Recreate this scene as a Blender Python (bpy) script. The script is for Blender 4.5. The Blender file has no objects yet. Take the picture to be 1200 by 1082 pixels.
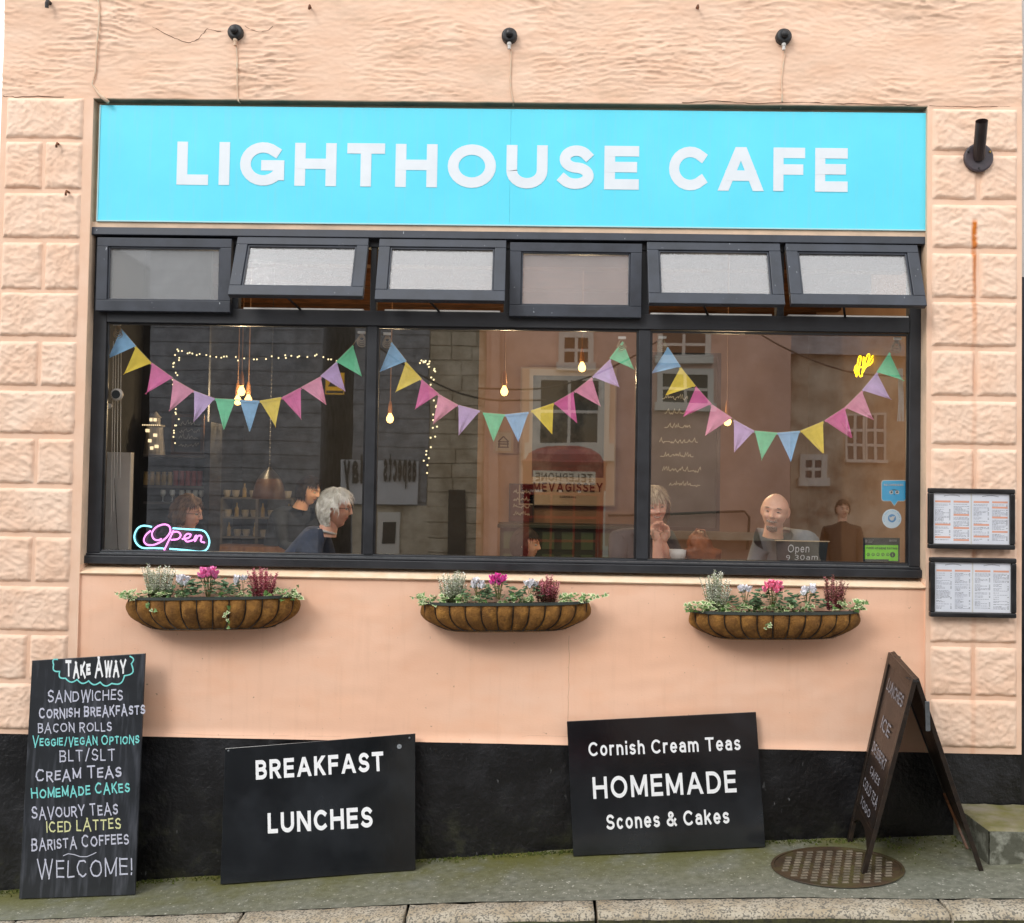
import bpy, bmesh, math, random
from math import pi, sin, cos, radians, sqrt, exp
from mathutils import Vector, Matrix, noise
random.seed(7)
V = Vector
S = bpy.context.scene
C = S.collection

# ------------------------------------------------------------------ camera
EYE = 1.9; DIST = 5.58
YAW, PITCH, ROLL = radians(-1.01483), radians(1.78819), radians(0.93158)
_f = V((sin(YAW)*cos(PITCH), cos(YAW)*cos(PITCH), sin(PITCH)))
_r = V((cos(YAW), -sin(YAW), 0)); _u = _r.cross(_f)
_rt = cos(ROLL)*_r + sin(ROLL)*_u
_up = -sin(ROLL)*_r + cos(ROLL)*_u
CAMP = V((0, -DIST, EYE))
cam = bpy.data.cameras.new('camera'); cam.lens = 36; cam.sensor_width = 36; cam.sensor_fit = 'HORIZONTAL'
cam.clip_start = 0.05; cam.clip_end = 2000
camo = bpy.data.objects.new('camera', cam); C.objects.link(camo)
M = Matrix.Identity(4)
for i in range(3):
    M[i][0] = _rt[i]; M[i][1] = _up[i]; M[i][2] = -_f[i]; M[i][3] = CAMP[i]
camo.matrix_world = M
S.camera = camo

# ------------------------------------------------------------------ daylight (overcast)
SUN_EL, SUN_AZ = radians(38), radians(218)      # azimuth measured from +y clockwise
w = bpy.data.worlds.new("World"); S.world = w; w.use_nodes = True
nt = w.node_tree; nt.nodes.clear()
sky = nt.nodes.new('ShaderNodeTexSky'); sky.sky_type = 'NISHITA'; sky.sun_disc = False
sky.sun_elevation = SUN_EL; sky.sun_rotation = SUN_AZ
sky.air_density = 1.0; sky.dust_density = 4.0; sky.ozone_density = 1.0
hsv = nt.nodes.new('ShaderNodeHueSaturation'); hsv.inputs['Saturation'].default_value = 0.22
mix = nt.nodes.new('ShaderNodeMix'); mix.data_type = 'RGBA'; mix.inputs['Factor'].default_value = 0.85
bg = nt.nodes.new('ShaderNodeBackground'); bg.inputs['Strength'].default_value = 0.14
wo = nt.nodes.new('ShaderNodeOutputWorld')
nt.links.new(sky.outputs[0], hsv.inputs['Color'])
nt.links.new(hsv.outputs[0], mix.inputs[6])
mix.inputs[7].default_value = (9.6, 9.7, 9.9, 1)      # even cloud deck, same units as the sky
nt.links.new(mix.outputs[2], bg.inputs[0]); nt.links.new(bg.outputs[0], wo.inputs[0])
sl = bpy.data.lights.new('sun', 'SUN'); sl.energy = 1.0; sl.angle = radians(20); sl.color = (1, .965, .92)
so = bpy.data.objects.new('sun', sl); C.objects.link(so)
sd = V((sin(SUN_AZ)*cos(SUN_EL), cos(SUN_AZ)*cos(SUN_EL), sin(SUN_EL)))
so.rotation_euler = sd.to_track_quat('Z', 'Y').to_euler(); so.location = sd*30
S.view_settings.view_transform = 'Standard'; S.view_settings.look = 'None'
S.view_settings.gamma = 1; S.view_settings.exposure = 0.42
S.cycles.max_bounces = 8; S.cycles.transparent_max_bounces = 16; S.cycles.use_denoising = True
S.cycles.sample_clamp_indirect = 4

# ------------------------------------------------------------------ geometry helpers
def at(px, py, Y=0.0):
    d = _rt*((px-600)/1200) - _up*((py-541)/1200) + _f
    return CAMP + d*((Y+DIST)/d.y)
GLASS_Y = 0.10
def refl(px, py, D):                       # a place across the street, seen in the window at distance D
    p = at(px, py, D); return V((p.x, 2*GLASS_Y-p.y, p.z))
def s2l(c):
    if isinstance(c, str):
        c = [int(c[i:i+2], 16)/255 for i in (0, 2, 4)]
    return tuple((x/12.92 if x <= .04045 else ((x+.055)/1.055)**2.4) for x in c)

WL = {}
def place(o, wpos, parent):
    pw = WL[parent] if parent else V((0, 0, 0))
    if parent: o.parent = parent
    o.location = wpos - pw; WL[o] = V(wpos)
def thing(name, label, cat, loc, group=None):
    o = bpy.data.objects.new(name, None); o.empty_display_size = .1
    C.objects.link(o); place(o, V(loc), None)
    o['label'] = label; o['category'] = cat
    if group: o['group'] = group
    return o
def tag(o, label=None, cat=None, group=None, kind=None):
    if label: o['label'] = label
    if cat: o['category'] = cat
    if group: o['group'] = group
    if kind: o['kind'] = kind
    return o
class MB:
    def __init__(s): s.v = []; s.f = []; s.m = []
    def vert(s, p): s.v.append(V(p)); return len(s.v)-1
    def poly(s, pts, m=0):
        b = len(s.v); s.v += [V(p) for p in pts]; s.f.append(tuple(range(b, b+len(pts)))); s.m.append(m)
    def face(s, idx, m=0): s.f.append(tuple(idx)); s.m.append(m)
    def hexa(s, p, m=0):      # 8 points: bottom 4 ccw, top 4 ccw
        b = len(s.v); s.v += [V(q) for q in p]
        for f in ((3,2,1,0),(4,5,6,7),(0,1,5,4),(1,2,6,5),(2,3,7,6),(3,0,4,7)):
            s.f.append(tuple(b+i for i in f)); s.m.append(m)
    def box(s, x0, x1, y0, y1, z0, z1, m=0):
        x0, x1 = min(x0, x1), max(x0, x1); y0, y1 = min(y0, y1), max(y0, y1); z0, z1 = min(z0, z1), max(z0, z1)
        s.hexa([(x0,y0,z0),(x1,y0,z0),(x1,y1,z0),(x0,y1,z0),(x0,y0,z1),(x1,y0,z1),(x1,y1,z1),(x0,y1,z1)], m)
    def bar(s, a, b, wx, wy, upv=(0,0,1), m=0):     # box section bar from a to b
        a, b = V(a), V(b); d = (b-a).normalized(); u = V(upv); x = d.cross(u)
        if x.length < 1e-4: x = d.cross(V((0,1,0)))
        x.normalize(); y = x.cross(d).normalized(); x = x*wx/2; y = y*wy/2
        s.hexa([a-x-y, a+x-y, a+x+y, a-x+y, b-x-y, b+x-y, b+x+y, b-x+y], m)
    def tube(s, pts, r, n=8, m=0, caps=True):
        pts = [V(p) for p in pts]; k = len(pts); rs = r if isinstance(r, (list, tuple)) else [r]*k
        t0 = (pts[1]-pts[0]).normalized(); x = t0.cross(V((0,0,1)))
        if x.length < 1e-3: x = t0.cross(V((0,1,0)))
        x.normalize(); b = len(s.v)
        for i in range(k):
            t = (pts[min(i+1, k-1)]-pts[max(i-1, 0)]).normalized()
            x = (x - t*x.dot(t)); x = x.normalized() if x.length > 1e-6 else t.orthogonal().normalized(); y = t.cross(x)
            for j in range(n):
                a = 2*pi*j/n; s.v.append(pts[i]+(x*cos(a)+y*sin(a))*rs[i])
        for i in range(k-1):
            for j in range(n):
                s.face((b+i*n+j, b+i*n+(j+1)%n, b+(i+1)*n+(j+1)%n, b+(i+1)*n+j), m)
        if caps:
            s.face([b+j for j in range(n)][::-1], m); s.face([b+(k-1)*n+j for j in range(n)], m)
    def lathe(s, prof, c=(0,0,0), n=24, axis='z', m=0, caps=True):
        c = V(c); b = len(s.v); k = len(prof)
        for r, h in prof:
            for j in range(n):
                a = 2*pi*j/n
                p = {'z': V((r*cos(a), r*sin(a), h)), 'y': V((r*cos(a), h, r*sin(a))), 'x': V((h, r*cos(a), r*sin(a)))}[axis]
                s.v.append(c+p)
        for i in range(k-1):
            for j in range(n):
                s.face((b+i*n+j, b+i*n+(j+1)%n, b+(i+1)*n+(j+1)%n, b+(i+1)*n+j), m)
        if caps:
            s.face([b+j for j in range(n)][::-1], m); s.face([b+(k-1)*n+j for j in range(n)], m)
    def sphere(s, c, r, nu=16, nv=10, m=0, fn=None):
        c = V(c); R = V(r) if not isinstance(r, (int, float)) else V((r, r, r)); b = len(s.v)
        for i in range(nv+1):
            th = pi*i/nv
            for j in range(nu):
                a = 2*pi*j/nu; d = V((sin(th)*cos(a), sin(th)*sin(a), cos(th)))
                s.v.append(c+V((d.x*R.x, d.y*R.y, d.z*R.z)) if fn is None else fn(d))
        for i in range(nv):
            for j in range(nu):
                s.face((b+i*nu+j, b+(i+1)*nu+j, b+(i+1)*nu+(j+1)%nu, b+i*nu+(j+1)%nu), m)
    def build(s, name, mats, parent=None, smooth=False, fix=True, bevel=0):
        if not s.v: return None
        lo = V((min(p.x for p in s.v), min(p.y for p in s.v), min(p.z for p in s.v)))
        hi = V((max(p.x for p in s.v), max(p.y for p in s.v), max(p.z for p in s.v)))
        c = (lo+hi)/2
        if parent is None: c.z = lo.z
        me = bpy.data.meshes.new(name)
        me.from_pydata([p-c for p in s.v], [], s.f)
        mats = mats if isinstance(mats, (list, tuple)) else [mats]
        for m in mats: me.materials.append(m)
        if len(mats) > 1: me.polygons.foreach_set('material_index', s.m)
        if fix:
            bm = bmesh.new(); bm.from_mesh(me)
            bmesh.ops.remove_doubles(bm, verts=bm.verts, dist=1e-6)
            bmesh.ops.recalc_face_normals(bm, faces=bm.faces); bm.to_mesh(me); bm.free()
        if smooth:
            me.polygons.foreach_set('use_smooth', [True]*len(me.polygons))
        me.update()
        o = bpy.data.objects.new(name, me); C.objects.link(o); place(o, c, parent)
        if bevel:
            b = o.modifiers.new('bevel', 'BEVEL'); b.width = bevel; b.segments = 2; b.limit_method = 'ANGLE'
        return o
def copy_tree(o, off, parent=None, label=None):
    c = o.copy(); C.objects.link(c)
    if parent: c.parent = parent; c.location = o.location
    else: c.location = o.location + V(off)
    WL[c] = WL[o] + V(off)
    if label: c['label'] = label
    for ch in list(o.children): copy_tree(ch, off, c)
    return c

# ------------------------------------------------------------------ materials
def mat(name, col, rough=.7, col2=None, scale=8, mixlo=.35, mixhi=.65, bump=0, bscale=60, bdist=.004, metal=0, spec=.5,
        coat=0, stretch=(1,1,1), detail=5, alpha=None, sheen=0, rough2=None, sss=0, col3=None, scale3=1.0, extra=None, emit=None, estr=0):
    m = bpy.data.materials.new(name); m.use_nodes = True; t = m.node_tree; n = t.nodes; L = t.links
    b = n['Principled BSDF']
    c = s2l(col) + (1,)
    b.inputs['Base Color'].default_value = c; b.inputs['Roughness'].default_value = rough
    b.inputs['Metallic'].default_value = metal; b.inputs['Specular IOR Level'].default_value = spec
    b.inputs['Coat Weight'].default_value = coat
    if sss: b.inputs['Subsurface Weight'].default_value = sss; b.inputs['Subsurface Scale'].default_value = .02
    if emit: b.inputs['Emission Color'].default_value = s2l(emit)+(1,); b.inputs['Emission Strength'].default_value = estr
    geo = n.new('ShaderNodeNewGeometry'); mp = n.new('ShaderNodeMapping'); mp.inputs['Scale'].default_value = stretch
    L.new(geo.outputs['Position'], mp.inputs['Vector'])
    out = None
    def nz(sc, det=detail, rough_=.6):
        k = n.new('ShaderNodeTexNoise'); k.inputs['Scale'].default_value = sc; k.inputs['Detail'].default_value = det
        k.inputs['Roughness'].default_value = rough_; L.new(mp.outputs[0], k.inputs['Vector']); return k
    def ramp(src, lo, hi):
        r = n.new('ShaderNodeMapRange'); r.inputs['From Min'].default_value = lo; r.inputs['From Max'].default_value = hi
        L.new(src, r.inputs['Value']); return r.outputs[0]
    def mixc(fac, a, bb):
        x = n.new('ShaderNodeMix'); x.data_type = 'RGBA'
        for s_, v_ in ((0, fac), (6, a), (7, bb)):
            if isinstance(v_, tuple): x.inputs[s_].default_value = v_
            elif isinstance(v_, float): x.inputs[s_].default_value = v_
            else: L.new(v_, x.inputs[s_])
        return x.outputs[2]
    if col2:
        fac = ramp(nz(scale).outputs[0], mixlo, mixhi)
        out = mixc(fac, c, s2l(col2)+(1,))
        if rough2 is not None:
            r = n.new('ShaderNodeMapRange'); L.new(fac, r.inputs['Value'])
            r.inputs['To Min'].default_value = rough; r.inputs['To Max'].default_value = rough2
            L.new(r.outputs[0], b.inputs['Roughness'])
    if col3:
        out = mixc(ramp(nz(scale3).outputs[0], .5, .72), out if out else c, s2l(col3)+(1,))
    if extra: out = extra(m, n, L, geo, mp, nz, ramp, mixc, out if out is not None else c, b) or out
    if out is not None and not isinstance(out, tuple): L.new(out, b.inputs['Base Color'])
    if bump:
        bp = n.new('ShaderNodeBump'); bp.inputs['Strength'].default_value = bump; bp.inputs['Distance'].default_value = bdist
        L.new(nz(bscale, 6).outputs[0], bp.inputs['Height']); L.new(bp.outputs[0], b.inputs['Normal'])
    return m
def m_emit(name, col, st):
    m = bpy.data.materials.new(name); m.use_nodes = True; t = m.node_tree; t.nodes.clear()
    e = t.nodes.new('ShaderNodeEmission'); e.inputs[0].default_value = s2l(col)+(1,); e.inputs[1].default_value = st
    o = t.nodes.new('ShaderNodeOutputMaterial'); t.links.new(e.outputs[0], o.inputs[0]); return m
def m_glass(name, f0=.16, rough=0.0, tint=(1,1,1), drops=0, haze=0.0, wob=0.0):
    m = bpy.data.materials.new(name); m.use_nodes = True; t = m.node_tree; n = t.nodes; L = t.links; n.clear()
    tr = n.new('ShaderNodeBsdfTransparent'); tr.inputs[0].default_value = tint+(1,)
    gl = n.new('ShaderNodeBsdfGlossy'); gl.inputs['Roughness'].default_value = rough
    lw = n.new('ShaderNodeLayerWeight'); lw.inputs['Blend'].default_value = .5
    pw = n.new('ShaderNodeMath'); pw.operation = 'POWER'; pw.inputs[1].default_value = 4
    L.new(lw.outputs['Facing'], pw.inputs[0])
    mr = n.new('ShaderNodeMapRange'); mr.inputs['To Min'].default_value = f0; mr.inputs['To Max'].default_value = 1
    L.new(pw.outputs[0], mr.inputs['Value'])
    mx = n.new('ShaderNodeMixShader'); L.new(mr.outputs[0], mx.inputs[0]); L.new(tr.outputs[0], mx.inputs[1]); L.new(gl.outputs[0], mx.inputs[2])
    last = mx.outputs[0]
    geo = n.new('ShaderNodeNewGeometry')
    if drops or haze:
        df = n.new('ShaderNodeBsdfDiffuse'); df.inputs[0].default_value = (.8,.82,.83,1)
        m2 = n.new('ShaderNodeMixShader')
        if drops:
            vo = n.new('ShaderNodeTexVoronoi'); vo.inputs['Scale'].default_value = 160
            L.new(geo.outputs['Position'], vo.inputs['Vector'])
            r2 = n.new('ShaderNodeMapRange'); r2.inputs['From Min'].default_value = .1; r2.inputs['From Max'].default_value = .75
            r2.inputs['To Min'].default_value = haze; r2.inputs['To Max'].default_value = haze+drops
            L.new(vo.outputs['Distance'], r2.inputs['Value']); L.new(r2.outputs[0], m2.inputs[0])
            bp = n.new('ShaderNodeBump'); bp.inputs['Strength'].default_value = .4; bp.inputs['Distance'].default_value = .002
            L.new(vo.outputs['Distance'], bp.inputs['Height']); L.new(bp.outputs[0], gl.inputs['Normal'])
        else: m2.inputs[0].default_value = haze
        L.new(last, m2.inputs[1]); L.new(df.outputs[0], m2.inputs[2]); last = m2.outputs[0]
    if wob:
        nz = n.new('ShaderNodeTexNoise'); nz.inputs['Scale'].default_value = 2.2; nz.inputs['Detail'].default_value = 1
        L.new(geo.outputs['Position'], nz.inputs['Vector'])
        bp = n.new('ShaderNodeBump'); bp.inputs['Strength'].default_value = wob; bp.inputs['Distance'].default_value = .01
        L.new(nz.outputs[0], bp.inputs['Height']); L.new(bp.outputs[0], gl.inputs['Normal'])
    o = n.new('ShaderNodeOutputMaterial'); L.new(last, o.inputs[0]); return m

# ------------------------------------------------------------------ monoline lettering
def arc(cx, cy, rx, ry, a0, a1, n=None):
    n = n or max(4, int(abs(a1-a0)/14))
    return [(cx+rx*cos(radians(a0+(a1-a0)*i/n)), cy+ry*sin(radians(a0+(a1-a0)*i/n))) for i in range(n+1)]
def X(*p): return ['x']+list(p)
G = {
 'A': (.86, [X((0,0),(.5,1)), X((1,0),(.5,1)), [(.2,.3),(.8,.3)]]),
 'B': (.62, [[(0,0),(0,1)], [(0,1),(.5,1)]+arc(.5,.76,.42,.24,90,-90)+[(0,.52)], [(.4,.52),(.52,.52)]+arc(.52,.26,.48,.26,90,-90)+[(0,0)]]),
 'C': (.72, [arc(.55,.5,.55,.5,48,312)]),
 'D': (.72, [[(0,0),(0,1)], [(0,1),(.35,1)]+arc(.4,.5,.6,.5,90,-90)+[(0,0)]]),
 'E': (.56, [[(0,0),(0,1)], [(0,1),(1,1)], [(0,.52),(.92,.52)], [(0,0),(1,0)]]),
 'F': (.54, [[(0,0),(0,1)], [(0,1),(1,1)], [(0,.5),(.92,.5)]]),
 'G': (.78, [arc(.53,.5,.53,.5,50,322), [(1,.16),(1,.46)], [(.62,.46),(1,.46)]]),
 'H': (.72, [[(0,0),(0,1)], [(1,0),(1,1)], [(0,.52),(1,.52)]]),
 'I': (.0, [[(.5,0),(.5,1)]]),
 'J': (.45, [[(1,1),(1,.25)]+arc(.5,.25,.5,.25,0,-160)]),
 'K': (.64, [[(0,0),(0,1)], X((0,.38),(.96,1)), X((.35,.55),(1,0))]),
 'L': (.5, [[(0,0),(0,1)], [(0,0),(1,0)]]),
 'M': (.86, [[(0,0),(0,1)], X((0,1),(.5,.12)), X((1,1),(.5,.12)), [(1,0),(1,1)]]),
 'N': (.74, [[(0,0),(0,1)], X((0,1),(1,0)), [(1,0),(1,1)]]),
 'O': (.86, [arc(.5,.5,.5,.5,0,360,28)]),
 'P': (.6, [[(0,0),(0,1)], [(0,1),(.5,1)]+arc(.5,.73,.5,.27,90,-90)+[(0,.46)]]),
 'R': (.64, [[(0,0),(0,1)], [(0,1),(.5,1)]+arc(.5,.74,.46,.26,90,-90)+[(0,.48)], X((.45,.48),(1,0))]),
 'S': (.58, [arc(.52,.745,.46,.255,30,270)[:-1]+arc(.48,.245,.52,.245,90,-150)]),
 'T': (.64, [[(0,1),(1,1)], [(.5,0),(.5,1)]]),
 'U': (.7, [[(0,1),(0,.38)]+arc(.5,.38,.5,.38,180,360)+[(1,1)]]),
 'V': (.8, [X((0,1),(.5,0)), X((1,1),(.5,0))]),
 'W': (1.15, [X((0,1),(.25,0)), X((.5,1),(.25,0)), X((.5,1),(.75,0)), X((1,1),(.75,0))]),
 'Y': (.76, [X((0,1),(.5,.45)), X((1,1),(.5,.45)), [(.5,0),(.5,.48)]]),
 '!': (.05, [[(.5,.3),(.5,1)], [(.5,0),(.5,.1)]]),
 '/': (.4, [[(0,-.1),(1,1.1)]]),
 '&': (.74, [[(1,0),(.25,.72)]+arc(.45,.82,.23,.18,200,-10)+[(.3,.48)]+arc(.38,.24,.38,.24,130,300)+[(.95,.45)]]),
 '0': (.55, [arc(.5,.5,.5,.5,0,360,24)]), '1': (.25, [[(0,.8),(.7,1),(.7,0)]]),
 '2': (.5, [arc(.5,.72,.48,.28,160,-30)+[(0,0),(1,0)]]),
 '3': (.5, [arc(.45,.75,.45,.25,140,-80)+[(.4,.52)], arc(.45,.26,.52,.26,85,-145)]),
 '4': (.55, [[(.75,0),(.75,1),(0,.3),(1,.3)]]),
 '5': (.5, [[(.95,1),(.15,1),(.08,.55)]+arc(.45,.31,.5,.31,110,-150)]),
 '9': (.5, [arc(.48,.7,.48,.3,0,360,18), [(.96,.7),(.9,.3),(.5,0)]]),
 'o': (.5, [arc(.5,.36,.5,.36,0,360,20)]),
 'r': (.3, [[(0,0),(0,.72)], arc(.75,.38,.75,.34,170,75)]),
 'n': (.46, [[(0,0),(0,.72)], arc(.5,.42,.5,.3,180,0)+[(1,0)]]),
 'm': (.8, [[(0,0),(0,.72)], arc(.25,.45,.25,.27,180,0)+[(.5,0)], arc(.75,.45,.25,.27,180,0)+[(1,0)]]),
 'i': (.0, [[(.5,0),(.5,.64)], [(.5,.97),(.5,1.0)]]),
 'h': (.46, [[(0,0),(0,1)], arc(.5,.42,.5,.3,180,0)+[(1,0)]]),
 's': (.42, [arc(.5,.54,.46,.18,35,270)[:-1]+arc(.5,.18,.5,.18,90,-145)]),
 'e': (.48, [[(0,.36),(1,.36)], arc(.5,.36,.5,.36,0,310)]),
 'a': (.46, [arc(.5,.5,.46,.22,150,0)+[(1,0)], [(1,.42),(.45,.42)]+arc(.42,.21,.42,.21,90,270)+[(1,.04)]]),
 'k': (.46, [[(0,0),(0,1)], [(0,.28),(.9,.72)], [(.4,.46),(1,0)]]),
 'p': (.5, [[(0,-.3),(0,.72)], arc(.5,.36,.5,.36,0,360,20)]),
 'd': (.5, [[(1,0),(1,1)], arc(.5,.36,.5,.36,0,360,20)]),
 'c': (.44, [arc(.52,.36,.52,.36,50,310)]),
 't': (.32, [[(.35,.95),(.35,.18)]+arc(.7,.18,.35,.18,180,290), [(0,.72),(.95,.72)]]),
 'y': (.48, [[(0,.72),(.5,0)], [(1,.72),(.35,-.3)]]),
 'l': (.0, [[(.5,0),(.5,1)]]), 'u': (.46, [[(0,.72),(0,.3)]+arc(.5,.3,.5,.3,180,360), [(1,.72),(1,0)]]),
 '.': (.05, [[(.5,0),(.5,.1)]]), ':': (.05, [[(.5,0),(.5,.1)], [(.5,.5),(.5,.6)]]),
}
def stroke_quads(pts, t, closed=False):
    P = [V((p[0], p[1])) for p in pts]; n = len(P); L, R = [], []
    cl = n > 3 and (P[0]-P[-1]).length < 1e-4
    for i in range(n):
        a = P[i-1] if i > 0 else (P[-2] if cl else None)
        b = P[i+1] if i < n-1 else (P[1] if cl else None)
        d1 = (P[i]-a).normalized() if a is not None and (P[i]-a).length > 1e-7 else None
        d2 = (b-P[i]).normalized() if b is not None and (b-P[i]).length > 1e-7 else None
        if d1 is None: d1 = d2
        if d2 is None: d2 = d1
        n1 = V((-d1.y, d1.x)); n2 = V((-d2.y, d2.x)); m = n1+n2
        m = m.normalized() if m.length > 1e-4 else n1
        k = t/2/max(.45, m.dot(n1)); L.append(P[i]+m*k); R.append(P[i]-m*k)
    return [[R[i], R[i+1], L[i+1], L[i]] for i in range(n-1)]
def clip(poly, lo, hi):
    for sgn, lim in ((1, lo), (-1, hi)):
        o = []
        for i in range(len(poly)):
            a, b = poly[i], poly[(i+1) % len(poly)]
            ia, ib = sgn*(a.y-lim) >= -1e-9, sgn*(b.y-lim) >= -1e-9
            if ia: o.append(a)
            if ia != ib: o.append(a+(b-a)*((lim-a.y)/(b.y-a.y)))
        poly = o
        if len(poly) < 3: return None
    return poly
def layout(text, t=.16, track=.2, small=None, jit=0, rng=None):
    """glyphs at cap height 1 -> list of (char, [strokes of polys]), total width"""
    x = 0; out = []
    for i, ch in enumerate(text):
        if ch == ' ': x += .42; continue
        k = 1.0
        if small and not (i == 0 or text[i-1] in ' ' or (text[i-1] == '/' and small > 0 and False)): k = small
        g = G.get(ch) or G[ch.upper()]; wd, strokes = g; wd = wd + t*.9/k if wd > .01 else t
        wd *= k; h = t/2; low = ch.islower() or ch in 'pydg'
        r = rng.uniform(-jit, jit) if jit else 0; dy = rng.uniform(-jit, jit)*.5 if jit else 0
        polys = []
        for s_ in strokes:
            ext = s_[0] == 'x'; pp = s_[1:] if ext else s_
            q = [(h+p[0]*(wd-2*h), p[1]*k if ext else h+p[1]*(k-2*h)) for p in pp]
            if ext:
                a, b = V(q[0]), V(q[-1]); d = (b-a).normalized()*t*.9
                q[0] = tuple(a-d) if (pp[0][1] in (0, 1)) else q[0]; q[-1] = tuple(b+d) if (pp[-1][1] in (0, 1)) else q[-1]
            if not ext and (V(q[0])-V(q[-1])).length > 1e-4:
                d0 = (V(q[0])-V(q[1])).normalized()*t*.48; d1 = (V(q[-1])-V(q[-2])).normalized()*t*.48
                q[0] = tuple(V(q[0])+d0); q[-1] = tuple(V(q[-1])+d1)
            if jit: q = [(a_+rng.uniform(-.35, .35)*jit*k, b_+rng.uniform(-.35, .35)*jit*k) for a_, b_ in q]
            qs = stroke_quads(q, t)
            qs = [c for c in (clip(z, -.45 if low or jit else (-.12 if ch == '/' else 0), 1.15 if jit or low or ch == '/' else k) for z in qs) if c]
            qs = [[V((v_.x+v_.y*r*.5, v_.y+dy)) for v_ in z] for z in qs]
            polys.append(qs)
        out.append((ch, x, wd, polys)); x += wd+track*k
    return out, x-track
def lettering(text, origin, U, W, N, width, height, name, material, parent, t=.16, track=.2, off=.003, small=None,
              jit=0, seed=1, per_letter=False, solid=0, label=None, stretch=True):
    """writes text in the plane through origin (left end of the baseline); U right, W up, N out"""
    rng = random.Random(seed); U, W, N = V(U).normalized(), V(W).normalized(), V(N).normalized()
    gl, tot = layout(text, t, track, small, jit, rng); sx = width/tot; mb = MB(); kk = 0; gi = 0; word = ''
    for ch, x, wd, strokes in gl:
        for qs in strokes:
            kk += 1; o = off + (kk % 6)*.00025
            for z in qs:
                pts = [V(origin)+U*((x+v_.x)*sx)+W*(v_.y*height)+N*o for v_ in z]
                if solid:
                    n_ = len(pts); back = [p-N*(o-.0005) for p in pts]
                    mb.poly(pts)
                    for i in range(n_): mb.poly([pts[i], back[i], back[(i+1) % n_], pts[(i+1) % n_]])
                else: mb.poly(pts)
        last = gi == len(gl)-1; gi += 1
        if per_letter: mb.build(name, material, parent, fix=False); mb = MB(); word = ''; continue
        word += ch
        if last or gl[gi][1]-(x+wd) > .36+track*.5:          # a gap: the word is finished
            o = mb.build(name, material, parent, fix=False); mb = MB()
            if label: o['label'] = label.split(' ')[0]+' word '+word
            word = ''
def ribbon3(paths, fr, t, name, material, parent, off=.003):
    """free drawn strokes; fr maps (u,v)->point, normal"""
    mb = MB()
    for k, p in enumerate(paths):
        for z in stroke_quads(p, t):
            mb.poly([fr(v_.x, v_.y, off+(k % 6)*.00025) for v_ in z])
    return mb.build(name, material, parent, fix=False)
def scribble(rng, w_, h_):
    pts = [(0, 0)]; x = 0
    while x < w_:
        x += rng.uniform(.25, .5)*h_; pts.append((x, rng.choice([0, .1, .55, .6, 1.0, -.2])*h_)); x += rng.uniform(.05, .2)*h_
        pts.append((x, rng.uniform(0, .3)*h_))
    return pts
# ------------------------------------------------------------------ materials in use
def rust(m, n, L, geo, mp, nz, ramp, mixc, base, b):
    sx = n.new('ShaderNodeSeparateXYZ'); L.new(geo.outputs['Position'], sx.inputs[0])
    p0 = at(1142, 258); p1 = at(1138, 400)
    def mth(op, a, bb=None, c=None):
        q = n.new('ShaderNodeMath'); q.operation = op
        for i, v_ in enumerate((a, bb, c)):
            if v_ is None: continue
            if isinstance(v_, (int, float)): q.inputs[i].default_value = v_
            else: L.new(v_, q.inputs[i])
        return q.outputs[0]
    wv = mth('MULTIPLY', mth('SUBTRACT', nz(6).outputs[0], .5), .03)
    dx = mth('ABSOLUTE', mth('SUBTRACT', mth('ADD', sx.outputs[0], wv), p0.x-.005))
    fx = ramp(dx, .02, .006)
    top = ramp(sx.outputs[2], p0.z+.01, p0.z-.02); fade = ramp(sx.outputs[2], p1.z-.05, p0.z-.1)
    patch = ramp(nz(16).outputs[0], .2, .5)
    f = mth('MULTIPLY', mth('MULTIPLY', mth('MULTIPLY', fx, top), mth('MULTIPLY_ADD', fade, .8, .2)), patch)
    return mixc(f, base, s2l('c9701a')+(1,))
def grime(m, n, L, geo, mp, nz, ramp, mixc, base, b):
    f = ramp(nz(2.2, 7, .7).outputs[0], .52, .74)
    q = n.new('ShaderNodeMath'); q.operation = 'MULTIPLY'; L.new(f, q.inputs[0]); q.inputs[1].default_value = .55
    return mixc(q.outputs[0], base, s2l('c0a48a')+(1,))
def signdirt(m, n, L, geo, mp, nz, ramp, mixc, base, b):
    m2 = n.new('ShaderNodeMapping'); m2.inputs['Scale'].default_value = (16, 1, .9); L.new(geo.outputs['Position'], m2.inputs['Vector'])
    k = n.new('ShaderNodeTexNoise'); k.inputs['Scale'].default_value = 1.6; k.inputs['Detail'].default_value = 8; k.inputs['Roughness'].default_value = .7; L.new(m2.outputs[0], k.inputs['Vector'])
    q = n.new('ShaderNodeMath'); q.operation = 'MULTIPLY'; L.new(ramp(k.outputs[0], .5, .85), q.inputs[0]); q.inputs[1].default_value = .35
    return mixc(q.outputs[0], base, s2l('8fc3cf')+(1,))
def scuffs(m, n, L, geo, mp, nz, ramp, mixc, base, b):
    m2 = n.new('ShaderNodeMapping'); m2.inputs['Scale'].default_value = (1, 1, .6); L.new(geo.outputs['Position'], m2.inputs['Vector'])
    k = n.new('ShaderNodeTexNoise'); k.inputs['Scale'].default_value = 55; k.inputs['Detail'].default_value = 3; L.new(m2.outputs[0], k.inputs['Vector'])
    return mixc(ramp(k.outputs[0], .725, .76), base, s2l('aab0b6')+(1,))
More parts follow.
